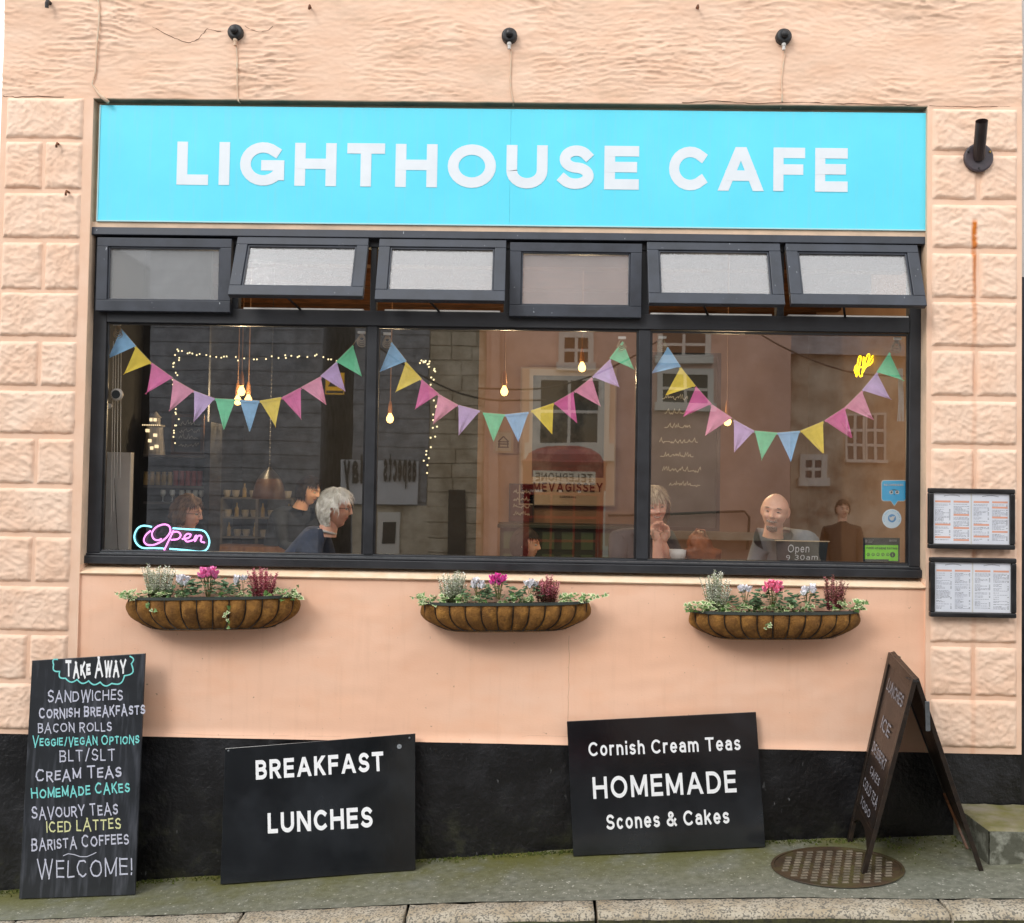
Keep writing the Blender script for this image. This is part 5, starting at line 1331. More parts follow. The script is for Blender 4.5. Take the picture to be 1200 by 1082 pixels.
# ------------------------------------------------------------------ things on the inside walls
def flat(px0, py0, px1, py1, Y):
    a, b_ = at(px0, py0, Y), at(px1, py1, Y); return a.x, b_.x, b_.z, a.z
def boardthing(nm, lab, cat, rect, Y, fm, im, fr=.03):
    x0, x1, z0, z1 = flat(*rect, Y); t = thing(nm, lab, cat, ((x0+x1)/2, Y, z0))
    mb = MB(); mb.box(x0, x1, Y-.012, Y, z0, z1); mb.build('panel', im, t)
    for (a, b_, c, d) in ((x0-fr, x1+fr, z0-fr, z0), (x0-fr, x1+fr, z1, z1+fr), (x0-fr, x0, z0, z1), (x1, x1+fr, z0, z1)):
        mb = MB(); mb.box(a, b_, Y-.025, Y, c, d); mb.build('frame', fm, t)
    return t, x0, x1, z0, z1
M_chd = mat('dark_chalkboard', '22272a', .6, '2e3437', 6); M_dchalk = mat('dull_chalk', 'a9a9a2', .9)
t, x0, x1, z0, z1 = boardthing('specials_chalkboard', 'large dark chalkboard with faint handwriting behind the smiling woman', 'chalkboard', (764,418,838,618), 2.3, M_black, M_chd)
rng = random.Random(4)
for k in range(7):
    zz_ = z1-(z1-z0)*(.25+.085*k); xx = x0+(x1-x0)*rng.uniform(.12, .3); sc = scribble(rng, (x1-x0)*rng.uniform(.35, .6), .035)
    ribbon3([sc], lambda u, v, o: V((xx+u, 2.3-.012-o, zz_+v)), .005, 'chalk_lettering', M_dchalk, t)
t, x0, x1, z0, z1 = boardthing('menu_chalkboard', 'small black menu chalkboard above the shelf behind the left pane', 'chalkboard', (206,489,236,530), 1.455, M_wood, M_chd, .02)
for k in range(4):
    zz_ = z1-(z1-z0)*(.22+.2*k); xx = x0+.03
    ribbon3([scribble(rng, (x1-x0)*.7, .035)], lambda u, v, o: V((xx+u, 1.455-.012-o, zz_+v)), .004, 'chalk_lettering', M_dchalk, t)
t, x0, x1, z0, z1 = boardthing('wall_notice_board', 'small dark red chalk notice between print and poster', 'notice board', (598,568,624,611), 3.9, M_black, mat('oxblood', '3a1414', .6), .01)
for k in range(4):
    zz_ = z1-(z1-z0)*(.22+.2*k); xx = x0+.03
    ribbon3([scribble(rng, (x1-x0)*.7, .03)], lambda u, v, o: V((xx+u, 3.9-.012-o, zz_+v)), .007, 'chalk_lettering', M_dchalk, t)
t, x0, x1, z0, z1 = boardthing('harbour_poster', 'pale poster reading MEVAGISSEY below a grey picture', 'poster', (612,432,719,592), 3.9, mat('poster_edge', '9d9388', .6), mat('poster_paper', 'b9aa9b', .7), .012)
a0, a1, c0, c1 = flat(625, 440, 707, 560, 3.88); mb = MB(); mb.box(a0, a1, 3.882, 3.887, c0, c1)
mb.build('picture', mat('picture_grey', '6a6c6e', .6, '3a3c40', 2.5, .42, .55), t)
p, q = at(625, 576, 3.88), at(706, 577, 3.88); lettering('MEVAGISSEY', p, q-p, (0,0,1), (0,-1,0), (q-p).length, .085, 'printed_lettering', mat('print_maroon', '3c1210', .6), t, t=.2, track=.28, off=.004)
p, q = at(656, 583.5, 3.88), at(675, 583.7, 3.88); lettering('CORNWALL', p, q-p, (0,0,1), (0,-1,0), (q-p).length, .018, 'printed_lettering', mat('print_maroon_small', '3c1210', .6), t, t=.2, track=.28, off=.004)
t, x0, x1, z0, z1 = boardthing('framed_print', 'small framed line drawing of a gabled house', 'picture', (581,507,599,529), 3.9, mat('print_frame', '8b7a68', .6), mat('print_paper', '8e8a80', .7), .02)
mb = MB(); cx, cz = (x0+x1)/2, (z0+z1)/2
for a_, b_ in (((-.05,0),(.0,.05)),((0,.05),(.05,0)),((-.045,0),(.045,0)),((-.04,0),(-.04,-.05)),((.04,0),(.04,-.05)),((-.05,-.05),(.05,-.05)),((-.05,-.02),(.05,-.02))): mb.tube([(cx+a_[0],3.885,cz+a_[1]),(cx+b_[0],3.885,cz+b_[1])], .005, 4)
mb.build('drawing', M_black, t)
t, x0, x1, z0, z1 = boardthing('caution_sign', 'yellow and black caution sign on the dark wall right of the left bunting', 'sign', (382,437,404,463), 3.2, M_black, mat('caution_yellow', 'a88f10', .5), .006)
mb = MB(); cx, cz = (x0+x1)/2, z0+(z1-z0)*.6; mb.poly([(cx-.06,3.185,cz-.045),(cx+.06,3.185,cz-.045),(cx,3.185,cz+.06)]); mb.poly([(x0+.01,3.185,z0+.01),(x1-.01,3.185,z0+.01),(x1-.01,3.185,z0+.035),(x0+.01,3.185,z0+.035)]); mb.build('symbol', M_black, t, fix=False)
# shelves and what stands on them
M_tin = mat('red_tin', '7e2a2a', .4, '94403c', 8); M_jar = mat('amber_jar', '8a7a4c', .3, 'a8905a', 20); M_glassy = mat('drinking_glass', 'c9d3d3', .15, spec=.8)
M_shelf = mat('shelf_grey', '5d5a55', .5)
SY = 1.30
def sc_(prof, k=.76): return [(r*k, h*k) for r, h in prof]
xp0, xp1 = XL+.25, at(243, 500, SY+.16).x
mb = MB(); mb.box(xp0, xp1, SY+.16, SY+.2, FLZ, CEZ); mb.build('interior_wall', M_grey, bld)
t = thing('wall_shelf', 'grey wall shelves behind the left pane', 'shelf', (at(200, 568, SY).x, SY+.1, at(200, 568, SY).z))
for py in (533, 569, 588):
    a_, b_ = at(168, py, SY-.05), at(240, py, SY-.05); mb = MB(); mb.box(max(a_.x, xp0), b_.x, SY-.05, SY+.158, a_.z-.014, a_.z); mb.build('shelf_board', M_shelf, t)
t0x = at(241, 500, SY-.06)
mb = MB(); mb.box(t0x.x, t0x.x+.035, SY-.06, SY+.2, FLZ, at(241, 495, SY).z); mb.build('upright', M_black, t)
zs_ = at(200, 569, SY).z
for k, px in enumerate((206, 213, 220, 227, 234)):
    p = at(px, 566, SY); mb = MB(); mb.lathe(sc_([(.024,0),(.024,.115),(.026,.116),(.026,.13),(.01,.132)]), (p.x, SY, zs_), 14)
    tag(mb.build('storage_tin', M_tin, None), ['first red tin on the shelf behind the left pane','second red tin along the shelf','third red tin along the shelf','fourth red tin along the shelf','last red tin, against the shelf upright'][k], 'tin', 'red tins on the shelf')
for k, px in enumerate((171, 178, 185, 192, 199)):
    p = at(px, 566, SY); mb = MB(); mb.lathe(sc_([(.022,0),(.024,.02),(.024,.09),(.018,.105),(.02,.108),(.02,.12)]), (p.x, SY, zs_), 14)
    tag(mb.build('storage_jar', M_jar, None), ['leftmost amber jar on the shelf','second amber jar from the left on the shelf','middle amber jar of the shelf row','fourth amber jar of the shelf row','amber jar next to the red tins'][k], 'jar', 'amber jars on the shelf')
zs_ = at(200, 588, SY).z
for k, px in enumerate((191, 202, 213, 221, 229, 236)):
    p = at(px, 580, SY); mb = MB(); mb.lathe(sc_([(.02,0),(.003,.004),(.003,.04),(.022,.055),(.026,.08),(.022,.105)]), (p.x, SY, zs_), 14, caps=False)
    tag(mb.build('wine_glass', M_glassy, None, smooth=True), ['leftmost wine glass under the tins','second wine glass under the tins','third wine glass under the tins','fourth wine glass under the tins','fifth wine glass under the tins','wine glass nearest the shelf upright'][k], 'glass', 'wine glasses on the shelf')
p = at(177, 533, SY); t = thing('lighthouse_ornament', 'glowing model lighthouse on the shelf behind the left pane', 'ornament', (p.x, SY, p.z))
M_lh = mat('lighthouse_body', '8d867a', .6); M_lw = m_emit('lit_window', 'ffe2b0', 1.3)
mb = MB(); mb.lathe(sc_([(.095,0),(.068,.25),(.085,.255),(.085,.27),(.045,.275),(.045,.33),(.055,.335),(.01,.39)]), (p.x, SY+.06, p.z), 18); mb.build('tower', M_lh, t)
for dx, dz in ((-.01,.11),(.035,.16),(-.035,.20),(.05,.06),(-.02,.30),(.015,.30),(.01,.045)):
    mb = MB(); y = SY+.06-.057-(.015 if dz < .25 else -.023); dx *= .76; dz *= .76; mb.box(p.x+dx-.009, p.x+dx+.009, y-.006, y+.02, p.z+dz, p.z+dz+.021); mb.build('window', M_lw, t)
mb = MB()
for k in range(9): mb.sphere((p.x-.057+k*.0143, SY-.012, p.z+.2), .005, 6, 4)
mb.build('gallery_lights', M_lw, t, fix=False)
# counter and dresser
c0, c1 = at(247, 640, 2.75), at(365, 640, 2.75)
t = thing('cafe_counter', 'pale wooden service counter behind the left pane', 'counter', ((c0.x+c1.x)/2, 2.9, FLZ))
mb = MB(); mb.box(c0.x, c1.x, 2.7, 3.15, c0.z-.04, c0.z); mb.build('worktop', M_woodl, t); mb = MB(); mb.box(c0.x+.02, c1.x-.02, 2.75, 3.1, FLZ, c0.z-.04); mb.build('front', M_wood, t)
mb = MB()
t = thing('crockery_rack', 'grey rack of cups and bottles on the counter', 'rack', ((c0.x+c1.x)/2, 3.3, c0.z))
r0, r1 = at(262, 585, 3.25), at(345, 585, 3.25)
for py in (583, 606, 629): z = at(300, py, 3.25).z; mb = MB(); mb.box(r0.x, r1.x, 3.2, 3.5, z-.015, z); mb.build('shelf', M_shelf, t)
for x in (r0.x, (r0.x+r1.x)/2, r1.x): mb = MB(); mb.box(x-.012, x+.012, 3.19, 3.5, FLZ, r0.z+.005); mb.build('upright', M_shelf, t)
M_cup = mat('crockery', '9c978e', .35); cups = 0
for row, py in enumerate((583, 606, 629)):
    for k in range(8):
        px = 266+k*10.2+(row*1); z = at(300, py, 3.25).z; x = at(px, py, 3.28).x
        if (k+row) % 3 == 2: prof = [(.018,0),(.018,.07),(.007,.09),(.007,.12)]; nm, ct, lb_ = 'bottle', 'bottle', 'small bottle'
        else: prof = [(.022,0),(.032,.03),(.034,.06)]; nm, ct, lb_ = 'cup', 'cup', 'stacked cup'
        mb = MB(); mb.lathe(prof, (x, 3.28, z), 12)
        tag(mb.build(nm, M_cup if nm == 'cup' else M_jar, None), '%s on the %s tier of the crockery rack, number %s from the left' % (lb_, ('top', 'middle', 'bottom')[row], ('one','two','three','four','five','six','seven','eight')[k]), ct, ct+'s on the crockery rack')
p = at(315, 585, 2.0); t = thing('bell_lamp', 'dark bell shaped hanging lamp with copper lower band', 'lamp', p)
mb = MB(); mb.lathe([(.122,0),(.118,.035),(.105,.10),(.085,.15)], (p.x, 2.0, p.z), 28, caps=False); mb.build('lower_band', mat('copper', '4a3020', .5, '3a261a', 10, metal=.3), t, smooth=True)
mb = MB(); mb.lathe([(.085,.1502),(.055,.19),(.03,.215),(.012,.235),(.006,.24)], (p.x, 2.0, p.z), 28, caps=False); mb.build('shade', M_black, t, smooth=True)
mb = MB(); mb.tube([(p.x,2.0,p.z+.24),(p.x,2.0,CEZ)], .003, 5)
for k in range(40): mb.sphere((p.x, 2.0, p.z+.26+k*.03), (.006,.006,.009), 6, 4)
mb.build('chain', M_iron, t, fix=False)
a_, b_ = at(586, 614, 2.7), at(745, 660, 2.7)
t = thing('green_sideboard', 'dark green glazed sideboard behind the middle pane', 'sideboard', ((a_.x+b_.x)/2, 2.9, FLZ))
M_dg = mat('dark_green_paint', '1f2a1e', .45); M_gp = mat('green_panel_glass', '4a5a48', .2)
mb = MB(); mb.box(a_.x, b_.x, 2.74, 3.2, FLZ, a_.z-.03); mb.build('carcass', M_dg, t)
mb = MB(); mb.box(a_.x-.02, b_.x+.02, 2.68, 3.22, a_.z-.03, a_.z); mb.build('top', M_dg, t, bevel=.004)
nw = 7
for k in range(nw):
    xx0 = a_.x+(b_.x-a_.x)*k/nw+.03; xx1 = a_.x+(b_.x-a_.x)*(k+1)/nw-.03
    for z0_, z1_ in ((a_.z-.2, a_.z-.06), (a_.z-.5, a_.z-.24)):
        mb = MB(); mb.box(xx0, xx1, 2.732, 2.738, z0_, z1_); mb.build('pane', M_gp, t)
# low brown furniture and the bag, cups
p = at(821, 658, .33); t = thing('leather_bag', 'tan brown slouchy leather bag behind the right pane', 'bag', p-V((0,0,.01)))
M_lea = mat('tan_leather', '9a5526', .5, '74401c', 14, bump=.4, bscale=30, bdist=.01)
outl = [(802,660),(803,648),(805,635),(812,626),(819,623),(826,627),(832,636),(838,646),(848,654),(851,658),(838,657),(822,659)]
mb = MB()
def bagfn(d):
    a = math.atan2(d.z, d.x); n = len(outl); 
    sx_ = .115*(1+.15*noise.noise(d*3)); return p+V((d.x*sx_*(1.0 if d.z < 0 else .62)+.02*(-d.z), d.y*.055+.012*noise.noise(d*5), (d.z+.75)*.10+.012*noise.noise(d*4)))
mb.sphere(p, 1, 36, 22, fn=bagfn); mb.build('body', M_lea, t, smooth=True)
mb = MB(); mb.tube([p+V((-.05,-.02,.12)), p+V((-.03,-.03,.185)), p+V((.015,-.03,.18)), p+V((.03,-.02,.12))], .006, 6); mb.build('handle', M_lea, t)
for (px, py, lab) in ((794, 658, 'white bowl shaped cup beside the woman with clasped hands'),):
    p = at(px, py, .3); mb = MB(); mb.lathe([(.025,-.005),(.03,.0),(.045,.03),(.05,.068),(.047,.068),(.04,.03),(.004,.01)], p, 24, caps=False); tag(mb.build('cup', M_white, None, smooth=True), lab, 'cup')
t = thing('inner_sill', 'white window sill board inside the cafe', 'sill', (0, .24, FZB)); t['kind'] = 'structure'
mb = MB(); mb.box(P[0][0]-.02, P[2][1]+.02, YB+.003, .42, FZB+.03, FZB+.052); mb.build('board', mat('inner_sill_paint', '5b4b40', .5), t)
# tables and chairs
def table(x, y, lab):
    t = thing('cafe_table', lab, 'table', (x, y, FLZ), 'tables by the window')
    mb = MB(); mb.box(x-.38, x+.38, y-.3, y+.3, FLZ+.72, FLZ+.75); mb.build('tabletop', M_woodl, t, bevel=.004)
    for dx in (-.33, .33):
        for dy in (-.25, .25): mb = MB(); mb.box(x+dx-.02, x+dx+.02, y+dy-.02, y+dy+.02, FLZ, FLZ+.72); mb.build('leg', M_black, t)
    return t
def chair(x, y, rz, lab):
    t = thing('cafe_chair', lab, 'chair', (x, y, FLZ), 'chairs at the window tables'); R = Matrix.Rotation(rz, 3, 'Z')
    def bx(nm, x0, x1, y0, y1, z0, z1):
        mb = MB(); q = [(x0,y0,z0),(x1,y0,z0),(x1,y1,z0),(x0,y1,z0),(x0,y0,z1),(x1,y0,z1),(x1,y1,z1),(x0,y1,z1)]
        mb.hexa([V((x, y, FLZ))+R@V(p) for p in q]); mb.build(nm, M_wood, t)
    bx('seat', -.2, .2, -.2, .2, .43, .46)
    for dx in (-.18, .18):
        bx('leg', dx-.015, dx+.015, .165, .195, 0, .43); bx('leg', dx-.015, dx+.015, -.195, -.165, 0, .88)
    bx('backrest', -.165, .165, -.19, -.17, .6, .86)
# ------------------------------------------------------------------ people
M_skin = mat('skin', 'f3c6ad', .5, 'eab79c', 30, sss=.15); M_skin2 = mat('skin_rosy', 'f3bfa6', .5, 'eaad94', 25, sss=.15)
M_lip = mat('lips', 'b0605a', .45); M_tooth = mat('teeth', 'e6e0d4', .3); M_eye = mat('eye_white', 'd8d4cc', .3); M_iris = mat('iris', '2a2320', .3); M_spec = mat('spectacle_frame', '4a3a30', .4)
def skin_mesh(name, nodes, edges, m_, parent, root=0, lvl=2):
    c = sum((V(p) for p, r in nodes), V((0,0,0)))/len(nodes)
    me = bpy.data.meshes.new(name); me.from_pydata([V(p)-c for p, r in nodes], edges, []); me.materials.append(m_)
    bm = bmesh.new(); bm.from_mesh(me); ly = bm.verts.layers.skin.verify(); bm.verts.ensure_lookup_table()
    for i, (p, r) in enumerate(nodes):
        bm.verts[i][ly].radius = (r, r) if not isinstance(r, tuple) else r; bm.verts[i][ly].use_root = i == root
    bm.to_mesh(me); bm.free()
    o = bpy.data.objects.new(name, me); C.objects.link(o); place(o, c, parent)
    k = o.modifiers.new('skin', 'SKIN'); k.use_smooth_shade = True
    s_ = o.modifiers.new('sub', 'SUBSURF'); s_.levels = lvl; s_.render_levels = lvl
    return o
def head(pc, yaw, pitch, tilt, sc, t, skin, smile=0.0, beard=None, brow='8a8078', glasses=False, neck=(0, -.02, -.2), squint=.7):
    """head centred at pc; yaw 0 faces the street (-y), + turns to +x"""
    R = Matrix.Rotation(yaw, 3, 'Z') @ Matrix.Rotation(pitch, 3, 'X') @ Matrix.Rotation(tilt, 3, 'Y'); F = Matrix.Rotation(pi, 3, 'Z')
    def W(q): return pc + R @ F @ (V(q)*sc)
    def e2(a, s): return exp(-(a/s)**2)
    def fn(d):
        x, y, z = d.x*.0745, d.y*.093, d.z*.116
        if z < 0: k = (-z/.116); x *= 1-.30*k**1.6; y = y*(1-.42*k) if y < 0 else y*(1-.10*k)
        if z > 0:
            u_ = d.z; x *= 1+.11*4*u_*(1-u_); y *= 1+.05*4*u_*(1-u_)+(.05 if y < 0 else 0)*u_; z *= .93
        if d.y > 0:
            fr = d.y**.6; ax = abs(x)
            y = y*.95
            dy = 0
            if -.028 < z < .034: dy += .023*e2(x, .0115)*min(1, (.036-z)/.056)*(1 if z > -.02 else max(0, (z+.030)/.010))
            dy += .007*e2(ax-.010, .006)*e2(z+.022, .006)
            dy -= .013*e2(ax-.031, .016)*e2(z-.010, .013)
            dy += .006*e2(z-.032, .008)*e2(x, .05)
            dy += .004*e2(z+.050-smile*x*x*18, .009)*e2(x, .024)
            dy -= .003*e2(z+.052-smile*x*x*18, .0022)*e2(x, .024)
            dy += .011*e2(z+.094, .016)*e2(x, .022); dy -= .004*e2(z+.072, .008)*e2(x, .02)
            dy += (.005+.007*smile)*e2(ax-.042, .016)*e2(z+.022, .018); dy -= .004*smile*e2(ax-.032, .006)*e2(z+.045, .016)
            y += dy*fr
        return V((x, y, z))
    mb = MB(); nu, nv = 88, 76
    for i in range(nv+1):
        th = pi*i/nv
        for j in range(nu):
            a = 2*pi*j/nu; mb.v.append(fn(V((sin(th)*cos(a), sin(th)*sin(a), cos(th)))))
    base = list(mb.v)
    for i in range(nv):
        for j in range(nu):
            f = (i*nu+j, (i+1)*nu+j, (i+1)*nu+(j+1) % nu, i*nu+(j+1) % nu); c = sum((base[q] for q in f), V((0,0,0)))/4; m_ = 0
            if c.y > .05:
                zc = -.051+smile*c.x*c.x*18; lw = .0075*max(0, 1-(abs(c.x)/(.021+.006*smile))**2)**.5 if abs(c.x) < .021+.006*smile else 0
                if abs(c.z-zc) < lw: m_ = 1
                if smile > .3 and abs(c.z-zc+.0005) < lw*.45: m_ = 2
            mb.face(f, m_)
    n0 = len(mb.v)
    for s_ in (1, -1):     # ears
        mb.sphere((0,0,0), 1, 14, 10, fn=lambda d: V((s_*(.074+.008*d.x*s_*0+.009*d.x*s_+.010*(d.y < 0)*(-d.y)), -.008+.017*d.y-.004*d.z, .002+.032*d.z)))
    nk = V(neck)/1; ring = []
    for k in range(6):     # neck
        f = k/5; c = V((0, -.018, -.06)).lerp(nk, f); r = .052+.010*f*f
        ring.append([c+V((r*cos(2*pi*j/20), r*1.05*sin(2*pi*j/20), 0)) for j in range(20)])
    b0 = len(mb.v)
    for r_ in ring: mb.v += r_
    for k in range(5):
        for j in range(20): mb.face((b0+k*20+j, b0+k*20+(j+1) % 20, b0+(k+1)*20+(j+1) % 20, b0+(k+1)*20+j), 0)
    mb.v = [W(q) for q in mb.v]; h = mb.build('head', [skin, M_lip, M_tooth], t, smooth=True, fix=False)
    yf_ = .078
    for s_ in (1, -1):
        e = MB(); ce = V((s_*.031, yf_-.006, .010)); e.sphere(ce, .0125, 14, 10)
        e.m = [1 if sum((e.v[q].y for q in f))/4 > ce.y+.0105 else 0 for f in e.f]
        e.v = [W(V((q.x, q.y, ce.z+(q.z-ce.z)*squint))) for q in e.v]; e.build('eye', [M_eye, M_iris], h, smooth=True, fix=False)
        lid = MB(); lid.tube([W((s_*(.031+a), yf_+.006-abs(a)*.15, .010+.0095*squint+.002*(1-(a/.016)**2))) for a in (-.015,-.008,0,.008,.015)], .0016*sc, 5); lid.build('eyelid', M_skin2, h)
        br = MB(); br.tube([W((s_*(.031+a), yf_+.010-abs(a)*.3, .031+.003*(1-(a/.018)**2))) for a in (-.018,-.009,0,.009,.018)], [.0015*sc,.003*sc,.0032*sc,.0028*sc,.001*sc], 6); br.build('eyebrow', mat('brow', brow, .9), h)
    if glasses:
        g = MB()
        for s_ in (1, -1):
            g.tube([W((s_*.032+.021*cos(2*pi*k/20), .092-.0*k, .008+.017*sin(2*pi*k/20))) for k in range(21)], .0014*sc, 5, caps=False)
            g.tube([W((s_*.053, .090, .012)), W((s_*.072, .06, .012)), W((s_*.080, -.005, .008))], .0015*sc, 5)
        g.tube([W((-.011, .093, .010)), W((0, .096, .014)), W((.011, .093, .010))], .0014*sc, 5)
        g.build('spectacles', M_spec, h)
    return h, W
def hair(W, h, mats, mask, rad, flow, n, ln, wd, seed, nm='hair', puff=.010, curl=.006, shell=True):
    rng = random.Random(seed); mb = MB()
    def sp_(d, r): 
        x, y, z = d.x*.0745, d.y*.093, d.z*.116
        q = V((x, y, z)); return q+q.normalized()*(r+puff*noise.noise(d*3.2+V((seed, 0, 0))))
    if shell:
        nu, nv = 60, 44; idx = {}
        for i in range(nv+1):
            th = pi*i/nv
            for j in range(nu):
                a = 2*pi*j/nu; d = V((sin(th)*cos(a), sin(th)*sin(a), cos(th))); idx[i, j] = (d, len(mb.v)); mb.v.append(W(sp_(d, rad)))
        for i in range(nv):
            for j in range(nu):
                q = [idx[i, j], idx[i+1, j], idx[i+1, (j+1) % nu], idx[i, (j+1) % nu]]
                if all(mask(a[0]) for a in q): mb.face([a[1] for a in q], 0)
    k = 0
    while k < n:
        d = V((rng.gauss(0, 1), rng.gauss(0, 1), rng.gauss(0, 1))).normalized()
        if not mask(d): continue
        k += 1; p = sp_(d, rad*rng.uniform(.85, 1.12)); fl = V(flow(d)); 
        if fl.length < 1e-6: continue
        tn = fl-d*fl.dot(d); tn.normalize(); s_ = d.cross(tn).normalized()*wd*rng.uniform(.6, 1.2); pts = [p]; cur = p; L_ = ln*rng.uniform(.5, 1.2)
        ph = rng.uniform(0, 6)
        for j in range(4):
            cur = cur+tn*(L_/4)+d*(.0016*(1-j))+s_.normalized()*curl*sin(ph+j*1.7)*.35; pts.append(cur)
        m_ = rng.choice(range(len(mats)))
        for j in range(4):
            w0, w1 = (1-j/4.4), (1-(j+1)/4.4); mb.poly([W(pts[j]-s_*w0), W(pts[j]+s_*w0), W(pts[j+1]+s_*w1), W(pts[j+1]-s_*w1)], m_)
    return mb.build(nm, mats, h, smooth=True, fix=False)
def torso(t, neck_b, face, lean, cloth, arms=None, sc=1.0, name='clothed_body', bulk=1.0):
    """neck_b: base of neck; face: horizontal unit facing; lean: forward lean at chest"""
    f = V((face[0], face[1], 0)).normalized(); s_ = V((-f.y, f.x, 0)); z = V((0,0,1)); N_ = V(neck_b)
    ch = N_-f*(.08+lean*.3)-z*.12; wa = N_-f*(.08+lean*.9)-z*.38; hp = N_-f*(.10+lean*1.25)-z*.56
    nd = [(hp, .15*bulk), (wa, .135*bulk), (ch, .145*bulk), (N_-f*.03-z*.035, .07), (N_+z*.0, .055)]
    ed = [(0,1),(1,2),(2,3),(3,4)]
    hands = []
    for q, sg in enumerate((1, -1)):
        sh = N_-f*.045-z*.055+s_*sg*.165*bulk; i = len(nd)
        if arms and arms[q]: el, wr = arms[q]; 
        else: el = sh+f*.10-z*.26+s_*sg*.04; wr = el+f*.22+z*.0-s_*sg*.08
        nd += [(sh, .072*bulk), (V(sh).lerp(V(el), .5), .056), (V(el), .048), (V(el).lerp(V(wr), .6), .042), (V(wr), .033)]
        ed += [(2, i), (i, i+1), (i+1, i+2), (i+2, i+3), (i+3, i+4)]; hands.append((V(el), V(wr)))
        kn = hp+f*.42+s_*sg*.11-z*.02; ft = kn-z*.42; j = len(nd); nd += [(hp+s_*sg*.09+f*.05, .095), (kn, .068), (ft, .048), (ft+f*.14-z*.02, .035)]; ed += [(0, j), (j, j+1), (j+1, j+2), (j+2, j+3)]
    return skin_mesh(name, nd, ed, cloth, t, 0), hands
def hand(t, wrist, d, pn, skin, curl=.9, sc=1.0, side=1):
    d = V(d).normalized(); pn = V(pn); pn = (pn-d*pn.dot(d)).normalized(); s_ = d.cross(pn)*side
    nd = [(V(wrist), .024*sc), (V(wrist)+d*.035*sc, .027*sc)]; ed = [(0, 1)]
    for k in range(4):
        o = (k-1.5)*.019*sc; L_ = (.078, .088, .083, .066)[k]*sc; b0 = V(wrist)+d*.075*sc+s_*o; i = len(nd)
        a1, a2 = curl*.7, curl*1.6; d1 = d*cos(a1)+pn*sin(a1); d2 = d*cos(a2)+pn*sin(a2)
        nd += [(b0, .0115*sc), (b0+d1*L_*.45, .0095*sc), (b0+d1*L_*.45+d2*L_*.3, .0085*sc), (b0+d1*L_*.45+d2*L_*.55, .007*sc)]; ed += [(1, i), (i, i+1), (i+1, i+2), (i+2, i+3)]
    i = len(nd); b0 = V(wrist)+d*.03*sc-s_*.026*sc; nd += [(b0, .012*sc), (b0+(d*.7-s_*.6+pn*.3)*.035*sc, .0105*sc), (b0+(d*.9-s_*.5+pn*.6)*.058*sc, .008*sc)]; ed += [(1, i), (i, i+1), (i+1, i+2)]
    return skin_mesh('hand', nd, ed, skin, t, 0)
hm = lambda c, c2: [mat('hair', c, .75), mat('hair_dark', c2, .75), mat('hair_mid', tuple((int(c[i:i+2], 16)+int(c2[i:i+2], 16))/510 for i in (0, 2, 4)), .75)]
down = lambda d: (0, -.25, -1)
# white haired woman in profile
pc = at(393, 597, .46)
t = thing('person', 'white haired person in glasses and navy jumper leaning forward in profile', 'person', (pc.x, .5, FLZ))
h, W = head(pc, pi/2, radians(4), 0, .97, t, M_skin2, .15, brow='b9b0a2', glasses=True, neck=(0, -.045, -.17))
hair(W, h, hm('f7f5ec', 'dedbcd'), lambda d: (d.z > .42 and d.y < .75) or (d.y < .30 and d.z > -.55 and not (abs(d.x) > .8 and -.05 < d.y < .3 and d.z < .05)) or (d.y < -.1 and d.z > -.8), .020, lambda d: (0, -.5*(d.y < 0)+.5*(d.z > .8), -1), 1500, .05, .0035, 2, puff=.016, curl=.012)
nkb = W((0, -.05, -.165)); torso(t, nkb+V((-.02, 0, .04)), (1, .0), .20, mat('navy_jumper', '232f45', .85, '2c3a54', 30, bump=.4, bscale=200, bdist=.002), bulk=1.05)
mb = MB(); mb.tube([nkb+V((.064*cos(a), .066*sin(a), .030-.018*cos(a))) for a in [2*pi*k/24 for k in range(25)]], .008, 8, caps=False); mb.build('collar', M_white, t, smooth=True)
chair(pc.x-.42, .52, pi/2*3, 'cafe chair under the person in the navy jumper')
# bald man with a moustache
pc = at(908, 600, .50)
t = thing('person', 'bald smiling man with grey moustache and goatee in grey top behind slate', 'person', (pc.x, .6, FLZ))
h, W = head(pc, radians(-22), radians(6), radians(7), 1.0, t, M_skin, 1.0, brow='7d7268', neck=(0, -.05, -.16), squint=.45)
gb = hm('c9c4ba', '7f776d')
hair(W, h, gb, lambda d: d.y > .55 and -.345 > d.z > -.40 and abs(d.x) < .33, .006, lambda d: (d.x*3, 0, -.5), 220, .011, .0018, 5, 'moustache', 0, .002, False)
hair(W, h, gb, lambda d: d.y > .35 and d.z < -.62 and abs(d.x) < .40, .006, lambda d: (0, .1, -1), 600, .018, .0018, 6, 'goatee', 0, .003, False)
nkb = W((0, -.05, -.15)); torso(t, nkb+V((.06, .06, .03)), (-.85, -.5), .20, mat('grey_tshirt', '7f858b', .85, '747a80', 6, bump=.3, bscale=30, bdist=.01), bulk=1.12)
chair(pc.x+.3, .75, radians(100), 'cafe chair under the bald man')
